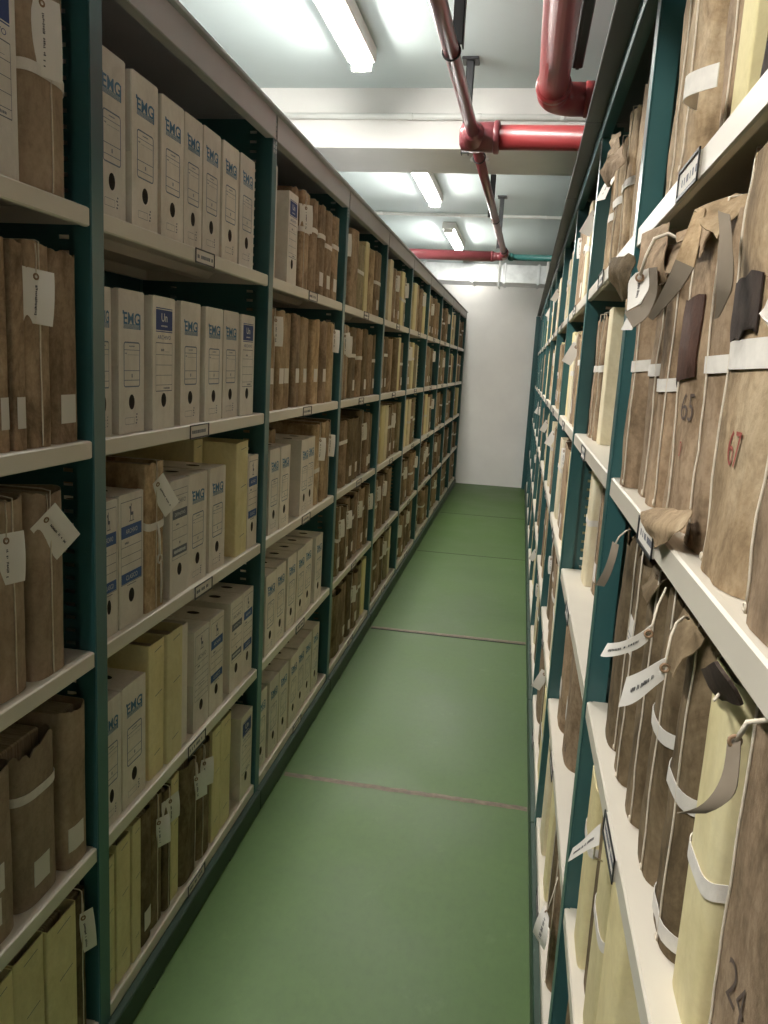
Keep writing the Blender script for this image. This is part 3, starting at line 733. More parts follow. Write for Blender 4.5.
# ------------------------------------------------------------------ bundles and folders
KM = {'mid': K_MID, 'dark': K_DARK, 'light': K_LIGHT, 'flat': K_FLAT, 'olive': K_OLIVE, 'rem': DARKREM, 'cream': CREAM, None: YEL}
KW = {'mid': 'brown', 'dark': 'dark brown', 'light': 'light brown', 'flat': 'smooth brown', 'olive': 'olive brown', 'rem': 'blackened', 'cream': 'cream', None: 'yellow'}
def make_paper(it, M, rnd, idx, dist):
    w = it['y1'] - it['y0']; h = it.get('h', .33); kind = it['kind']
    near = it.get('near') or dist < 3.6
    if kind == 'br':
        e = .62; r = it.get('rr', .22) * w if it.get('rr') else rnd.uniform(.16, .3) * w
        W = Wrap(w, h, it.get('d', .27), r, e, idx + 3, it.get('amp', .004 if near else .003), 0, it.get('jag', .008))
        mat = KM[it.get('mat', 'mid')]
        name = 'document_bundle'
    else:
        r = it.get('rr', .07) * w
        W = Wrap(w, h, .29, r, .45, idx + 3, .0015, 0, it.get('jag', .002), .0025)
        mat = KM[it.get('mat')] if kind == 'ye' else BOXM
        name = 'card_folder'
    root = W.cover(20 if near else 12, 18 if it.get('near') else (10 if near else 6)).build(name, mat)
    root.matrix_world = M
    pg = W.pages(.012 if kind == 'br' else .022)
    pg.build('paper_stack', PAGES, root)
    if it.get('tape'):
        W.band(it['tape'], it.get('tapeh', .017), rnd.uniform(-.012, .012) if not it.get('near') else -.004).build('cotton_tape', TAPE, root)
    if it.get('tape2'): W.band(it['tape2'], .018, 0).build('cotton_tape', TAPE, root)
    if it.get('cord') is not None and (near or dist < 5.5):
        W.cord(it['cord'], True).build('string', STRING, root)
        if it.get('near'):
            # second turn of the string round the bottom corner
            x = it['cord']; m = MB(); p = W.front(x, .004)
            m.torus(p + Vector((0, -.001, .004)), Vector((1, 0, 0)), Vector((0, 0, 1)), .003, .0012, 10, 5); m.build('string_knot', STRING, root)
    if it.get('lab'):
        for q in range(it['lab']):
            z = it.get('labz', .035) + q * .06; lw = min(.046, w * .62); x = rnd.uniform(-.12, .12) * w
            m = MB(); rows = [[W.front(x - lw / 2 + lw * i / 3, z + dz, .0012) for i in range(4)] for dz in (0, .025, .05)]
            m.sheet(rows, .0006); sl = m.build('spine_label', LABEL, root)
            if dist < 1.6 and it['side'] == 'R':
                k = MB()
                for dz in (.01, .018, .026):
                    p0 = W.front(x - lw * .35, z + dz, .0024); p1 = W.front(x + lw * .3, z + dz, .0024); hz = Vector((0, 0, .0016))
                    k.quad(p0, p1, p1 + hz, p0 + hz)
                k.build('writing', GREYP, sl)
    if it.get('tagat'):
        x, z = it['tagat']; x = max(-w * .38, min(w * .38, x)); z = min(z, h - .03)
        p = W.front(x, z, .004); tl = it.get('tagtilt', rnd.uniform(-.2, .2))
        L, Wd = (it.get('tagL', .092), it.get('tagW', .062)) if it['side'] == 'L' else (.075, .036)
        along = Vector((math.sin(tl), -.10, -math.cos(tl))); sd = -1 if it['side'] == 'L' else 1; yw = .35 if it.get('tagtilt') is not None else .62
        across = Vector((math.cos(tl), sd * yw, math.sin(tl)))
        if it.get('tagout'):
            along = Vector((.25, -.45, -.85)); across = Vector((.1, .85, -.42))
        if kind == 'br' and it['side'] == 'R' and it.get('near'): along = Vector((.2, -.5, -.8))
        add_tag(root, p, along, across, L, Wd, -.012 if not it.get('tagtilt', 0) > .5 else .0, .0, dist < 5, seed=idx, facing=-1 if along.cross(across).y > 0 else 1)
        m = MB(); m.tube([W.front(x * .8, h - .004, .002), W.front(x * .8, (h + z) / 2, .004), p], .0011, 5); m.build('tag_string', STRING, root)
    for key in ('num', 'num2'):
        if it.get(key):
            s, x, z, mt, hh = it[key]; m = MB()
            v, f, ww = text_poly(s, 1, -.008); out = []
            for a, b in v:
                out.append(W.front(max(-w * .48, min(w * .48, x + a * hh * .9)), z + b * hh, .0014))
            m.add(out, f); m.build('handwritten_number', mt, root)
    if kind == 'ye' and dist < 3.4 and it['side'] == 'L':
        for z, a, b in ((.93, -.2, .25), (.6, -.15, .3), (.16, -.2, .2)):
            m = MB(); p0 = W.front(a * w, z * h, .0009); p1 = W.front(b * w, z * h + .004, .0009); hz = Vector((0, 0, .0016)); m.quad(p0, p1, p1 + hz, p0 + hz)
            m.build('lettering', GREYP, root)
    if it.get('patch'):
        a, b, z0, z1, pm = it['patch']; m = MB(); q = random.Random(idx)
        rows = [[W.front(a + (b - a) * j / 8, z0 + (z1 - z0) * i / 8 + (q.uniform(-.0035, .0035) + (.012 * (j / 8 - .5) if i == 0 else 0) if i in (0, 8) else 0), .0022) for j in range(9)] for i in range(9)]
        m.sheet(rows, .0015); m.build('leather_patch', pm, root)
    if it.get('loop'):
        m = MB(); c = W.front(.012, .115, .004)
        m.torus(c, Vector((1, 0, 0)), Vector((0, 0, 1)), .010, .0022, 14, 6)
        m.tube([W.front(.012, .125, .004), W.front(.010, .17, .004), W.front(.0, .2, .004)], .003, 6)
        m.tube([W.front(.02, .11, .003), W.front(.024, .06, .003), W.front(.022, .008, .003)], .0022, 6)
        m.build('tape_bow', TAPE, root)
    if it.get('loopR'):
        z = it['loopR']; m = MB(); rows = []
        for dz in (-.011, 0, .011):
            r_ = []
            for i in range(11):
                u = i / 10; r_.append(Vector((-.045 + .10 * u, -.014 - .022 * math.sin(PI * u), z + dz - .008 * u)))
            rows.append(r_)
        m.sheet(rows, .001); m.build('cotton_tape', TAPE, root)
    it['root'] = root; it['M'] = M; it['W'] = W
    return root

# order along each shelf, nearest first
for i, it in enumerate(ITEMS): it['id'] = i
groups = {}
for it in ITEMS: groups.setdefault((it['side'], it['bay'], it['lv']), []).append(it)
for g in groups.values():
    for n, it in enumerate(sorted(g, key=lambda q: q['y0'])): it['n'] = n
def dist_of(it): return math.hypot(FACE[it['side']], (it['y0'] + it['y1']) / 2)
ITEMS.sort(key=dist_of)
nb = 0; REST = MB(); rest_n = 0
for it in ITEMS:
    rnd = random.Random(it['id'] * 13 + 1)
    s = it['side']; d = dist_of(it); yc = (it['y0'] + it['y1']) / 2
    back = it.get('back', rnd.uniform(.0, .01)) + (.006 if it['kind'] != 'box' else .004)
    x = FACE[s] + SGN[s] * (back + .004)
    rot = PI / 2 if s == 'L' else -PI / 2
    yaw = 0 if it['kind'] == 'box' else rnd.uniform(-.006, .006)
    M = Matrix.Translation((x, yc, ZC + LV[it['lv']] + .0006)) @ Matrix.Rotation(rot + yaw, 4, 'Z')
    where = f"{ORD[it['n']]} along {LVN[it['lv']]} of {BAYN[it['bay']]}, {'left' if s == 'L' else 'right'} rack"
    side = 'left' if s == 'L' else 'right'
    if it['kind'] == 'box':
        o = make_box(it, M, rnd); tag(o, f"{LOOKBOX[it['typ']]}, {where}", 'archive box', f"white archive boxes on the {LVN[it['lv']]} of the {side} rack")
        continue
    if it['kind'] == 'br':
        nb += 1
        if nb > 300:
            w = it['y1'] - it['y0']; h = it.get('h', .33)
            W = Wrap(w, h, .27, .22 * w, .62, it['id'] + 3, .003, 0, .008); c = W.cover(8, 4)
            REST.add([M @ Vector(v) for v in c.v], c.f, ('mid', 'dark', 'light', 'olive').index(it['mat']), True)
            q = W.pages(); REST.add([M @ Vector(v) for v in q.v], q.f, 4, False)
            if it.get('tape'):
                q = W.band(it['tape']); REST.add([M @ Vector(v) for v in q.v], q.f, 5, True)
            rest_n += 1; continue
    o = make_paper(it, M, rnd, it['id'], d)
    word = KW[it.get('mat', 'mid' if it['kind'] == 'br' else None)] if it['kind'] != 'wh' else 'white'
    if it['kind'] == 'br':
        ex = 'with white tag' if it.get('tagat') else 'with cotton tape' if it.get('tape') else 'with spine label' if it.get('lab') else ''
        look = f"{word} paper bundle {ex}".strip()
        tag(o, f"{look}, {where}", 'document bundle', f"brown bundles on the {LVN[it['lv']]} of the {side} rack")
    else:
        look = f"{word} card folder" + (' with cotton tape' if it.get('tape') else '')
        tag(o, f"{look}, {where}", 'folder', f"card folders on the {LVN[it['lv']]} of the {side} rack")
if rest_n:
    tag(REST.build('document_bundles', [K_MID, K_DARK, K_LIGHT, K_OLIVE, PAGES, TAPE]), 'brown paper bundles filling the farthest bays of both racks', 'document bundles', None, 'stuff')

# ---- torn paper, loose tags and tapes on the near right-hand bundles (world points, handed to their bundle)
def find(side, bay, lv, y):
    c = [it for it in ITEMS if it['side'] == side and it['bay'] == bay and it['lv'] == lv and it.get('root')]
    return min(c, key=lambda it: abs((it['y0'] + it['y1']) / 2 - y))
def Wp(x, y, z): return Vector((x, y, ZC + z))
def flap(it, name, rows, mats, t=.0012, mib=None):
    inv = it['M'].inverted(); m = MB(); m.sheet([[inv @ p for p in r] for r in rows], t, 0, mib)
    return m.build(name, mats, it['root'])
def crumple(rows, amp, seed):
    o = Vector((seed * 3.1, seed * 1.7, seed))
    return [[p + Vector((noise.noise(p * 40 + o), noise.noise(p * 40 + o * 2), noise.noise(p * 40 + o * 3))) * amp for p in r] for r in rows]
def grid(p00, p01, p10, p11, nu=6, nv=6, bow=Vector((0, 0, 0))):
    return [[p00.lerp(p01, j / nv).lerp(p10.lerp(p11, j / nv), i / nu) + bow * (math.sin(PI * i / nu)) for j in range(nv + 1)] for i in range(nu + 1)]
def wtag(it, P, along, across, L, W, curl, mib=None, seed=3, facing=1, back=False):
    inv = it['M'].inverted(); R = inv.to_3x3()
    return add_tag(it['root'], inv @ P, R @ Vector(along), R @ Vector(across), L, W, curl, 0., True, back, None, seed, facing, mib)
def wstring(it, pts, r=.0013):
    inv = it['M'].inverted(); m = MB(); m.tube([inv @ p for p in pts], r, 6); return m.build('tag_string', STRING, it['root'])

SHEETS = {
    'RO': [[(0.1762, 0.7, -0.2479), (0.1737, 0.67, -0.2332), (0.1715, 0.64, -0.2187)], [(0.1813, 0.69, -0.259), (0.178, 0.65, -0.2396), (0.1766, 0.62, -0.2244)], [(0.1877, 0.67, -0.2616), (0.187, 0.64, -0.2506), (0.1879, 0.62, -0.2436)]],
    # grids of points (x, y, height from eye level) of the loose tags, strips and torn flaps
    'T1': [[(0.1499, 0.813, -0.2462), (0.1493, 0.815, -0.2641)], [(0.1405, 0.815, -0.2565), (0.14, 0.818, -0.2749)], [(0.1268, 0.822, -0.2691), (0.125, 0.826, -0.2861)], [(0.1169, 0.835, -0.277), (0.1128, 0.838, -0.2942)], [(0.1142, 0.845, -0.2808), (0.1083, 0.848, -0.2973)]],
    'T2': [[(0.1495, 0.718, -0.2457), (0.1498, 0.72, -0.2676)], [(0.1419, 0.72, -0.2522), (0.1416, 0.722, -0.2781)], [(0.1332, 0.725, -0.2619), (0.1325, 0.728, -0.2926)], [(0.1261, 0.732, -0.2704), (0.1246, 0.735, -0.3026)], [(0.1206, 0.74, -0.2772), (0.1168, 0.744, -0.3096)]],
    'T3': [[(0.1484, 1.17, -0.2351), (0.1567, 1.16, -0.2374)], [(0.1433, 1.15, -0.2526), (0.152, 1.14, -0.2538)], [(0.1374, 1.15, -0.2769), (0.147, 1.14, -0.2778)], [(0.1294, 1.16, -0.2998), (0.1418, 1.15, -0.298)]],
    'T7': [[(0.1526, 0.52, -0.228), (0.1584, 0.512, -0.2262)], [(0.1486, 0.505, -0.2435), (0.1536, 0.492, -0.2366)], [(0.1417, 0.495, -0.2551), (0.151, 0.485, -0.2487)], [(0.1339, 0.497, -0.2679), (0.1455, 0.488, -0.2601)], [(0.1237, 0.505, -0.2784), (0.1387, 0.495, -0.2702)]],
    'E1': [[(0.1342, 1.12, 0.1345), (0.1499, 1.12, 0.1413)], [(0.1271, 1.125, 0.1246), (0.1521, 1.115, 0.1258)], [(0.1278, 1.125, 0.1055), (0.1504, 1.11, 0.1126)], [(0.1281, 1.12, 0.0859), (0.141, 1.1, 0.0938)]],
    'E2': [[(0.1496, 1.118, 0.1411), (0.1547, 1.085, 0.1385)], [(0.1516, 1.115, 0.1195), (0.1567, 1.075, 0.1071)], [(0.1465, 1.108, 0.0997), (0.1522, 1.07, 0.087)], [(0.1349, 1.105, 0.0876), (0.1453, 1.07, 0.0732)], [(0.1238, 1.115, 0.084), (0.1331, 1.08, 0.0621)]],
    'E3': [[(0.1287, 1.117, 0.0767), (0.1331, 1.08, 0.0621)], [(0.1241, 1.13, 0.0617), (0.1328, 1.085, 0.0598)]],
    'S1': [[(0.1558, 0.88, 0.1685), (0.1619, 0.86, 0.1667)], [(0.1485, 0.86, 0.1496), (0.1581, 0.845, 0.1454)], [(0.1422, 0.85, 0.1309), (0.1541, 0.83, 0.1228)], [(0.1383, 0.85, 0.1162), (0.1524, 0.83, 0.1067)]],
    'S2': [[(0.1383, 0.85, 0.1162), (0.1524, 0.83, 0.1067)], [(0.1345, 0.86, 0.0986), (0.1461, 0.84, 0.0903)], [(0.1316, 0.89, 0.0817), (0.1389, 0.87, 0.0753)], [(0.1297, 0.93, 0.0659), (0.1333, 0.92, 0.0623)]],
    'S3': [[(0.1596, 0.79, 0.1517), (0.1638, 0.76, 0.1421)], [(0.1484, 0.72, 0.1149), (0.1558, 0.7, 0.1044)], [(0.147, 0.7, 0.0902), (0.1565, 0.685, 0.0766)], [(0.1488, 0.7, 0.0693), (0.1555, 0.69, 0.0648)], [(0.1509, 0.71, 0.0519), (0.1528, 0.705, 0.0532)]],
    'F4': [[(0.1617, 0.97, -0.1518), (0.1712, 0.89, -0.1373), (0.1746, 0.815, -0.1242)], [(0.1492, 0.96, -0.1547), (0.1623, 0.86, -0.1404), (0.171, 0.8, -0.1269)], [(0.148, 0.93, -0.1612), (0.1558, 0.84, -0.1479), (0.1646, 0.79, -0.1355)], [(0.1533, 0.9, -0.1698), (0.1551, 0.84, -0.1595), (0.1593, 0.8, -0.1458)], [(0.1549, 0.865, -0.1756), (0.1561, 0.855, -0.1733), (0.157, 0.84, -0.1667)]],
    'G1': [[(0.1488, 1.2, 0.2084), (0.162, 1.16, 0.2122), (0.1705, 1.12, 0.2113)], [(0.1428, 1.17, 0.1773), (0.1548, 1.13, 0.178), (0.1658, 1.1, 0.1798)], [(0.1427, 1.15, 0.1525), (0.1524, 1.11, 0.1502), (0.1612, 1.08, 0.1489)], [(0.16, 1.12, 0.1291), (0.1641, 1.1, 0.1308), (0.1677, 1.08, 0.1347)]],
    'G0': [[(0.1271, 1.38, 0.1877), (0.1367, 1.34, 0.1857), (0.1473, 1.3, 0.1806)], [(0.121, 1.36, 0.1664), (0.1336, 1.32, 0.1651), (0.1462, 1.29, 0.1648)], [(0.1271, 1.35, 0.1425), (0.1359, 1.32, 0.1427), (0.1455, 1.29, 0.1444)], [(0.1406, 1.34, 0.1206), (0.1443, 1.32, 0.1205), (0.1477, 1.3, 0.1219)]],
    'Hflap': [[(0.1584, 1.86, 0.4734), (0.1643, 1.82, 0.4712)], [(0.1433, 1.83, 0.4499), (0.1632, 1.76, 0.433)], [(0.1316, 1.84, 0.4342), (0.161, 1.76, 0.4178)], [(0.1259, 1.86, 0.4267), (0.1466, 1.8, 0.4075)], [(0.1429, 1.85, 0.3945), (0.1491, 1.83, 0.3944)]],
    'Hcurl': [[(0.1524, 1.98, 0.5335), (0.166, 1.94, 0.527)], [(0.1426, 1.94, 0.504), (0.163, 1.88, 0.4907)], [(0.1397, 1.93, 0.4806), (0.1597, 1.86, 0.4615)], [(0.1483, 1.94, 0.4706), (0.1598, 1.9, 0.4631)]],
    'L3': [[(0.1504, 0.99, -0.5747), (0.1503, 0.985, -0.6034)], [(0.1409, 0.995, -0.5909), (0.1379, 0.99, -0.6159)], [(0.1303, 1.0, -0.6104), (0.1249, 1.0, -0.635)], [(0.1209, 1.01, -0.6287), (0.1164, 1.01, -0.6505)]],
    'L4': [[(0.1512, 1.66, -1.1841), (0.161, 1.64, -1.2005)], [(0.1409, 1.65, -1.1964), (0.1596, 1.62, -1.2157)], [(0.1326, 1.65, -1.2285), (0.1575, 1.61, -1.2435)], [(0.1308, 1.66, -1.2571), (0.1555, 1.62, -1.267)]],
    'B7': [[(0.1485, 0.55, 0.0557), (0.1533, 0.54, 0.034)], [(0.1447, 0.545, 0.0472), (0.1502, 0.535, 0.0287)], [(0.1423, 0.545, 0.0435), (0.1455, 0.535, 0.0381)]],
}

def refine(rows, n=3):
    """smooth a coarse grid of points"""
    def line(ps, n):
        out = []
        for i in range(len(ps) - 1):
            p0, p1, p2, p3 = ps[max(i - 1, 0)], ps[i], ps[i + 1], ps[min(i + 2, len(ps) - 1)]
            for k in range(n):
                t = k / n
                out.append(.5 * ((2 * p1) + (p2 - p0) * t + (2 * p0 - 5 * p1 + 4 * p2 - p3) * t * t + (3 * p1 - p0 - 3 * p2 + p3) * t ** 3))
        return out + [ps[-1]]
    cols = [line(r, n) for r in rows]
    return [list(r) for r in zip(*[line([c[j] for c in cols], n) for j in range(len(cols[0]))])]
def pts(key): return [[Wp(*p) for p in r] for r in SHEETS[key]]
def loose(it, key, name, mats, t=.0009, amp=0., seed=1, mib=None, extra=None, n=3):
    rows = refine(pts(key), n)
    if amp: rows = crumple(rows, amp, seed)
    return flap(it, name, rows, mats, t, mib)
def marks(it, key, part, seed, u0=.22, u1=.85, hh=.13):
    """a line of small dark handwriting along the middle of a tag, on the side turned to the near end of the aisle"""
    rows = refine(pts(key), 4); inv = it['M'].inverted(); r = random.Random(seed); m = MB(); L = len(rows) - 1; C = len(rows[0]) - 1
    def at(u, v):
        i = min(int(u * L), L - 1); f = u * L - i; j = min(int(v * C), C - 1); g = v * C - j
        p = rows[i][j].lerp(rows[i][j + 1], g).lerp(rows[i + 1][j].lerp(rows[i + 1][j + 1], g), f)
        return inv @ (p + Vector((-.0003, -.0010, 0)))
    u = u0
    while u < u1:
        w = r.uniform(.012, .026); a, b = .5 - hh * r.uniform(.4, .6), .5 + hh * r.uniform(.4, .6)
        m.quad(at(u, a), at(u + w, a), at(u + w, b), at(u, b)); u += w + r.choice((.010, .010, .012, .014, .045))
    m.build('writing', INK, part)
def ringlet(it, p, part, r=.0036):
    inv = it['M'].inverted(); R = inv.to_3x3(); m = MB()
    m.torus(inv @ p, R @ Vector((1, 0, 0)), R @ Vector((0, 0, 1)), r, .0014, 14, 6); m.build('eyelet', EYE, part)
b1, b2, b3, b4, b5, b6, b7 = [find('R', 0, 1, y) for y in (1.306, 1.215, 1.114, .98, .847, .719, .55)]
# crumpled tops of the bundles, sticking up and folding out towards the aisle
for it, y0, y1, x1, z1, sd, mt in ((b1, 1.345, 1.275, .150, .125, 2, K_MID), (b2, 1.26, 1.17, .158, .135, 3, K_MID), (b3, 1.155, 1.06, .160, .15, 4, K_MID), (b4, 1.05, .92, .166, .165, 5, K_MID), (b5, .885, .81, .160, .165, 11, K_LIGHT)):
    flap(it, 'torn_flap', crumple(grid(Wp(.235, y0, .158), Wp(.235, y1, .160), Wp(x1, y0 - .01, z1), Wp(x1 + .004, y1 + .01, z1 - .03), 9, 8, Vector((-.006, 0, .020))), .016, sd), [mt], .0016)
loose(b1, 'G0', 'torn_flap', [K_DARK], .0014, .008, 31)
SHEETS['G1'] = [[(x, y, z - .012) for x, y, z in r] for r in SHEETS['G1']]
loose(b3, 'G1', 'torn_flap', [K_MID], .0014, .004, 32)
# strip of card folded down over the spine, pale above and dark below with a white edge
loose(b4, 'S1', 'folded_strip', [K_LIGHT], .0012)
loose(b4, 'S2', 'folded_strip', [TAGBACK], .0012)
loose(b5, 'S3', 'folded_strip', [TAGBACK], .0012, .002, 5)
loose(b4, 'F4', 'torn_flap', [K_LIGHT], .0012, .004, 9)
# curled tag: white face with its eyelet, kraft-coloured back turned over
t = loose(b3, 'E1', 'tag', [TAGM], .0009); ringlet(b3, Wp(.139, 1.116, .1285), t, .0045); marks(b3, 'E1', t, 3, .35, .8, .09)
loose(b3, 'E2', 'tag', [TAGBACK], .0009); loose(b3, 'E3', 'tag', [TAGM], .0009)
wstring(b3, [Wp(.185, 1.08, .168), Wp(.165, 1.09, .180), Wp(.150, 1.10, .175), Wp(.143, 1.105, .155), Wp(.139, 1.114, .131)], .0024)
loose(b7, 'B7', 'tag', [TAGM])
c1, c2, c3, c4, c5, c6, c7 = [find('R', 0, 2, y) for y in (1.26, 1.14, 1.04, .92, .80, .67, .53)]
t = loose(c4, 'T1', 'tag', [TAGM]); marks(c4, 'T1', t, 31, .25, .8); ringlet(c4, Wp(.1485, .812, -.2555), t)
wstring(c4, [Wp(.172, .875, -.222), Wp(.1691, .862, -.2208), Wp(.1594, .84, -.232), Wp(.1521, .816, -.2456), Wp(.1490, .8135, -.254)])
t = loose(c5, 'T2', 'tag', [TAGM]); marks(c5, 'T2', t, 32, .28, .78); ringlet(c5, Wp(.1488, .7175, -.2560), t)
wstring(c5, [Wp(.176, .772, -.224), Wp(.1692, .76, -.219), Wp(.1581, .737, -.2185), Wp(.1516, .723, -.2279), Wp(.1494, .7185, -.2448), Wp(.149, .7178, -.255)])
loose(c6, 'RO', 'torn_cover', [DARKREM], .003, .002, 44)
wstring(c6, [Wp(*SHEETS['RO'][0][0]) + Vector((.012, -.004, .004)), Wp(*SHEETS['RO'][1][0]) + Vector((.010, -.006, .002)), Wp(*SHEETS['RO'][1][1]) + Vector((-.004, -.008, -.012))], .0014)
t = loose(c1, 'T3', 'tag', [TAGBACK])
wstring(c1, [Wp(.176, 1.20, -.222), Wp(.1656, 1.17, -.2179), Wp(.1561, 1.165, -.2267), Wp(.1520, 1.163, -.237)])
t = loose(c7, 'T7', 'tag', [TAGBACK]); ringlet(c7, Wp(.1552, .5135, -.2275), t)
wstring(c7, [Wp(.178, .505, -.210), Wp(.1686, .5, -.2048), Wp(.1603, .51, -.2119), Wp(.1560, .5135, -.2265)], .0018)
flap(c5, 'torn_flap', crumple(grid(Wp(.205, .845, -.222), Wp(.20, .75, -.222), Wp(.170, .83, -.27), Wp(.168, .765, -.285), 7, 7, Vector((-.004, 0, .008))), .008, 13), [K_DARK], .0014)
flap(c3, 'torn_flap', crumple(grid(Wp(.215, 1.08, -.228), Wp(.21, .99, -.228), Wp(.178, 1.06, -.265), Wp(.176, 1.0, -.275), 6, 6, Vector((-.004, 0, .004))), .008, 14), [K_DARK], .0014)
d1 = find('R', 0, 3, 1.1)
t = loose(d1, 'L3', 'tag', [TAGM]); marks(d1, 'L3', t, 41)
wstring(d1, [Wp(.170, 1.07, -.680), Wp(.152, 1.03, -.650), Wp(.148, 1.0, -.61), Wp(.1505, .99, -.590)])
e1 = find('R', 1, 0, 2.02); e2 = find('R', 1, 0, 1.87)
loose(e2, 'Hflap', 'torn_flap', [K_MID], .0014, .006, 15); loose(e1, 'Hcurl', 'torn_flap', [K_LIGHT], .0014, .010, 16)
f1 = find('R', 1, 4, 1.71)
t = loose(f1, 'L4', 'tag', [TAGM]); marks(f1, 'L4', t, 51, .25, .8); ringlet(f1, Wp(.1555, 1.648, -1.1925), t)
wstring(f1, [Wp(.178, 1.69, -1.12), Wp(.165, 1.66, -1.16), Wp(.1555, 1.648, -1.191)])

# ------------------------------------------------------------------ room
def slab(name, x0, x1, y0, y1, z0, z1, mat):
    m = MB(); m.box(x0, x1, y0, y1, z0, z1); return struct(m.build(name, mat))
XL, XR, YF, YB, CZ = -2.45, 1.95, -2.6, 10.62, ZC + 1.27
slab('floor', XL, XR, YF, YB, -.1, 0, FLOOR)
slab('ceiling', XL, XR, YF, YB, CZ, CZ + .1, CEIL)
slab('wall_left', XL - .1, XL, YF, YB, 0, CZ, WALL)
slab('wall_right', XR, XR + .1, YF, YB, 0, CZ, WALL)
slab('wall_back', XL, XR, YB, YB + .1, 0, CZ, WALL)
slab('wall_front', XL, XR, YF - .1, YF, 0, CZ, WALL)
slab('ceiling_beam', XL, XR, 3.97, 4.45, ZC + 1.005, CZ, BEAM)
for i, (ya, yb) in enumerate(((2.648, 2.640), (4.403, 4.413), (6.46, 6.46), (8.32, 8.34))):
    m = MB(); n = 40; x0, x1 = -.748, .145
    r = random.Random(i + 70)
    w = (.016, .020, .006, .006)[i]
    if i < 2:
        vs = []
        for k in range(n + 1):
            u = k / n; y = ya + (yb - ya) * u; j = r.uniform(-.003, .003)
            vs += [(x0 + (x1 - x0) * u, y - w + j, .0006), (x0 + (x1 - x0) * u, y - w * .2, .0024), (x0 + (x1 - x0) * u, y + w * .8 + j, .0006)]
        fs = []
        for k in range(n):
            a = k * 3; fs += [(a, a + 3, a + 4, a + 1), (a + 1, a + 4, a + 5, a + 2)]
        m.add(vs, fs, 0)
    g0 = {0: None, 1: (-.022, -.016), 2: (-.003, .003), 3: (-.003, .003)}[i]
    if g0: m.box(x0, x1, ya + g0[0], ya + g0[1], .0002, .0012, 1)
    if i == 1: m.box(x0, x1, ya - .030, ya - .022, .0002, .0016, 1)
    struct(m.build('trim_%d' % (i + 1), [SEAMB, SEAMD]))
# cracked glints of bare metal on the nearest seam are left to the strip's own gloss

# ------------------------------------------------------------------ lamps
def lamp(y0, y1, label, glow=TUBE):
    x = -.762; root = empty('fluorescent_lamp', (x, (y0 + y1) / 2, CZ)); tag(root, label, 'ceiling lamp', 'fluorescent ceiling lamps')
    M = Matrix.Translation((-x, -(y0 + y1) / 2, -CZ))
    m = MB(); m.bbox(x - .060, x + .060, y0, y1, CZ - .060, CZ - .0005, .006); m.build('housing', LAMPBODY, root, M)
    m = MB(); n = 10; vs = []; fs = []
    for k, y in enumerate((y0 + .012, y1 - .012)):
        for i in range(n + 1):
            a = PI * i / n; vs.append((x - .040 * math.cos(a), y, CZ - .0605 - .033 * math.sin(a)))
    for i in range(n): fs.append((i, i + 1, n + 2 + i, n + 1 + i))
    fs += [tuple(range(n, -1, -1)), tuple(range(n + 1, 2 * n + 2)), (0, n + 1, 2 * n + 1, n)]
    m.add(vs, fs, 0, False); m.build('diffuser', glow, root, M)
    for a, b in ((y0, y0 + .011), (y1 - .011, y1)):
        m = MB(); m.bbox(x - .043, x + .043, a, b, CZ - .094, CZ - .0605, .004); m.build('end_cap', LAMPBODY, root, M)
lamp(-.52, .66, 'lit white fluorescent lamp over the near end of the aisle')
lamp(2.32, 3.49, 'lit white fluorescent lamp nearest the camera, before the beam')
lamp(5.11, 6.28, 'lit white fluorescent lamp just beyond the ceiling beam')
lamp(7.42, 8.58, 'lit white fluorescent lamp before the silver duct')
lamp(9.90, 10.56, 'unseen short dim lamp added between the silver duct and the end wall', TUBEADDED)  # hidden behind the duct, added to brighten the end wall

# ------------------------------------------------------------------ pipes, conduits, duct
zp = ZC + .885
px = lambda y: -.300 + .0145 * (y - 1)
def ring(m, c, ax, r, L, mi=0):
    c, ax = Vector(c), Vector(ax).normalized(); m.tube([c - ax * L / 2, c - ax * (L / 2 - .004), c + ax * (L / 2 - .004), c + ax * L / 2], [r * .94, r, r, r * .94], 24, mi)
root = empty('red_pipe', (px(3.32), 3.32, zp)); tag(root, 'red fire pipe along the aisle with a tee branch to the right', 'pipe')
M = Matrix.Translation((-px(3.32), -3.32, -zp))
m = MB(); m.tube([(px(y), y, zp) for y in (-2.55, 0, 2, 3.28)], .0225, 24); m.build('pipe_run', RED, root, M)
m = MB(); m.tube([(px(y), y, zp) for y in (3.36, 4.5, 6.45)], .0215, 24); m.build('pipe_run', RED, root, M)
m = MB(); m.tube([(px(3.32) + .05, 3.32, zp), (1.9, 3.32, zp)], .045, 28); m.build('branch_pipe', REDL, root, M)
m = MB(); m.tube([(px(3.24), 3.235, zp), (px(3.24), 3.25, zp), (px(3.3), 3.29, zp), (px(3.3), 3.36, zp), (px(3.4), 3.395, zp), (px(3.4), 3.41, zp)], [.030, .036, .050, .050, .036, .030], 28)
m.tube([(px(3.32) - .055, 3.32, zp), (px(3.32) - .045, 3.32, zp), (px(3.32) + .09, 3.32, zp), (px(3.32) + .10, 3.32, zp)], [.03, .050, .056, .050], 28)
ring(m, (px(3.32) + .088, 3.32, zp), (1, 0, 0), .061, .022); m.build('tee_fitting', RED, root, M)
m = MB(); c = []
for i in range(9):
    a = PI / 2 * i / 8; c.append((px(6.5) - .065 + .065 * math.cos(a), 6.585 + .065 * math.sin(a), zp))
m.tube([(px(6.45), 6.42, zp), (px(6.5), 6.5, zp)] + c + [(px(6.5) - .11, 6.65, zp)], [.034] + [.031] * 10 + [.043], 22); m.build('elbow_fitting', RED, root, M)
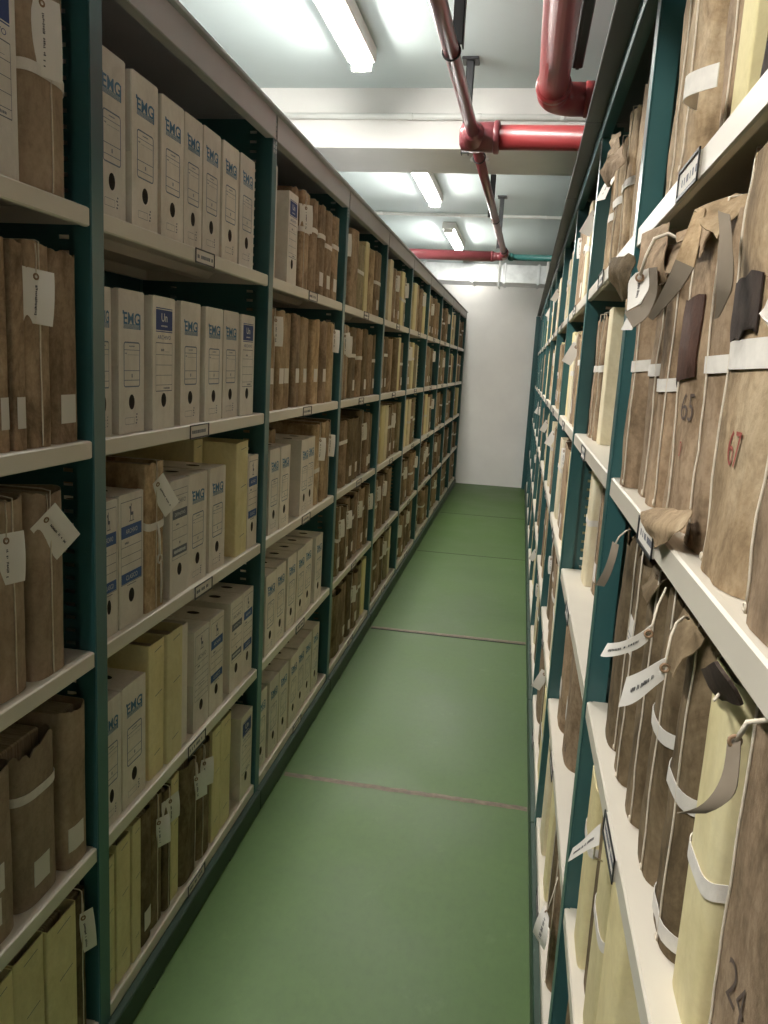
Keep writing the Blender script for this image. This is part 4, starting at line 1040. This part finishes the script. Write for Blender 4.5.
m = MB(); m.tube([(-2.4, 6.65, zp), (px(6.5) - .09, 6.65, zp)], .040, 24); m.build('cross_pipe', RED, root, M)

root = empty('elbow_pipe', (.02, 2.9, zp)); tag(root, 'thick red pipe turning over the top of the right rack', 'pipe')
M = Matrix.Translation((-.02, -2.9, -zp)); ex = .018
m = MB(); m.tube([(ex, -2.55, zp + .01), (ex, 2.80, zp + .01)], .047, 28); m.build('pipe_run', REDL, root, M)
m = MB(); c = []
for i in range(11):
    a = PI - PI / 2 * i / 10; c.append((ex + .075 + .075 * math.cos(a), 2.83 + .075 * math.sin(a), zp + .01))
m.tube([(ex, 2.77, zp + .01)] + c + [(ex + .12, 2.905, zp + .01)], .052, 28)
ring(m, (ex, 2.775, zp + .01), (0, 1, 0), .056, .03); ring(m, (ex + .12, 2.905, zp + .01), (1, 0, 0), .056, .03); m.build('elbow_fitting', REDL, root, M)
m = MB(); m.tube([(ex + .10, 2.905, zp + .01), (1.9, 2.905, zp + .01)], .045, 28); m.build('pipe_run', REDL, root, M)

m = MB(); m.tube([(px(6.5) + .025, 6.655, zp), (1.9, 6.655, zp)], .024, 20); ring(m, (px(6.5) + .05, 6.655, zp), (1, 0, 0), .030, .03)
tag(m.build('green_pipe', GREENP), 'thin green pipe crossing to the right beyond the red elbow', 'pipe')
m = MB(); m.bbox(.070, .104, -2.5, 2.80, zp + .068, zp + .108, .003); m.box(.082, .092, -2.5, 2.80, zp + .065, zp + .069)
tag(m.build('support_rail', BLACK), 'black steel channel running beside the thick red pipe', 'support rail')
for i, (y, z, lab) in enumerate(((3.9555, ZC + 1.142, 'white conduit running across the face of the ceiling beam'), (7.0, CZ - .0165, 'white conduit crossing the ceiling between the two far lamps'))):
    m = MB(); m.tube([(XL + .02, y, z), (XR - .02, y, z)], .0135, 14)
    root = m.build('conduit', WHITEP); tag(root, lab, 'conduit', 'white conduits')
    for x in (-1.3, -.62, -.30, .08, .6):
        c = MB(); ring(c, (x, y, z), (1, 0, 0), .0152, .022); c.build('clip', WHITEP, root)
# hangers
def hanger(x, y, lab, drop=.0, rod=False):
    root = empty('pipe_hanger', (x, y, CZ)); tag(root, lab, 'pipe hanger', 'black pipe hangers')
    M = Matrix.Translation((-x, -y, -CZ)); zt = CZ - drop
    m = MB(); m.bbox(x - .035, x + .035, y - .04, y + .04, zt - .012, zt - .0003, .002); m.build('base_plate', BLACK, root, M)
    m = MB()
    m.bbox(x - .016, x - .012, y - .020, y + .020, zp + .01, zt - .012, .001); m.bbox(x + .012, x + .016, y - .020, y + .020, zp + .01, zt - .012, .001)
    m.bbox(x - .016, x + .016, y - .020, y - .0165, zp + .01, zt - .012, .001)
    m.build('channel', BLACK, root, M)
    m = MB(); m.torus((px(y), y, zp), Vector((1, 0, 0)), Vector((0, 0, 1)), .0255, .003, 20, 6); m.bbox(px(y) - .03, x + .016, y - .012, y - .008, zp + .022, zp + .034, .001); m.build('clamp', BLACK, root, M)
hanger(-.262, 2.46, 'black steel hanger holding the red pipe near the first lamp')
hanger(-.325, 3.62, 'black slotted hanger beside the tee of the red pipe')
hanger(-.272, 5.05, 'black steel hanger holding the red pipe beyond the beam')
hanger(-.262, 6.30, 'black steel hanger at the far end of the red pipe')
m = MB(); m.bbox(px(4.1) - .085, px(4.1) + .005, 4.10, 4.16, ZC + .983, ZC + 1.0047, .003); m.tube([(px(4.1) - .04, 4.13, ZC + .984), (px(4.1) - .04, 4.13, ZC + .950)], .006, 10)
m.bbox(px(4.1) - .053, px(4.1) - .027, 4.12, 4.14, ZC + .957, ZC + .964, .002)
tag(m.build('beam_clamp', WHITEP), 'small pale clamp with a stud under the ceiling beam', 'clamp')
# duct across the far end
root = empty('air_duct', (-.2, 9.6, ZC + 1.07)); tag(root, 'silver sheet metal air duct crossing high at the far wall', 'air duct')
M = Matrix.Translation((.2, -9.6, -(ZC + 1.07)))
m = MB(); m.bbox(XL + .03, XR - .03, 9.40, 9.86, ZC + .972, ZC + 1.17, .004); m.build('duct_body', DUCT, root, M)
for x in (-1.75, -1.2, -.66, -.30, .08, .5, 1.1):
    m = MB(); m.bbox(x - .014, x + .014, 9.388, 9.872, ZC + .960, ZC + 1.182, .002)
    b = MB(); m.build('flange', DUCT, root, M)
for x in (-.36, .17):
    m = MB(); m.bbox(x - .012, x + .012, 9.375, 9.386, ZC + .93, CZ - .0004, .002); m.bbox(x - .012, x + .012, 9.375, 9.88, ZC + .944, ZC + .957, .002)
    m.build('strap', WHITEP, root, M)

# ------------------------------------------------------------------ world and camera
w = bpy.data.worlds.new('world'); SC.world = w; w.use_nodes = True
w.node_tree.nodes['Background'].inputs[0].default_value = (.8, .9, 1, 1); w.node_tree.nodes['Background'].inputs[1].default_value = .02
Rw = ((.983936, .084856, -.157067), (.1697, -.171406, .970475), (.055428, -.981539, -.183052))
cam = bpy.data.cameras.new('camera'); co = bpy.data.objects.new('camera', cam); COL.objects.link(co)
cam.sensor_fit = 'VERTICAL'; cam.sensor_height = 36; cam.sensor_width = 27; cam.lens = 796.1 / 1024 * 36; cam.clip_start = .02
Mx = Matrix(((Rw[0][0], -Rw[0][1], -Rw[0][2], 0), (Rw[1][0], -Rw[1][1], -Rw[1][2], 0), (Rw[2][0], -Rw[2][1], -Rw[2][2], ZC), (0, 0, 0, 1)))
co.matrix_world = Mx
SC.camera = co
SC.view_settings.view_transform = 'Standard'; SC.view_settings.look = 'None'; SC.view_settings.gamma = 1
SC.view_settings.use_curve_mapping = False
SC.view_settings.exposure = 0.0
try:
    SC.cycles.use_denoising = True; SC.cycles.max_bounces = 14; SC.cycles.diffuse_bounces = 10
except Exception: pass
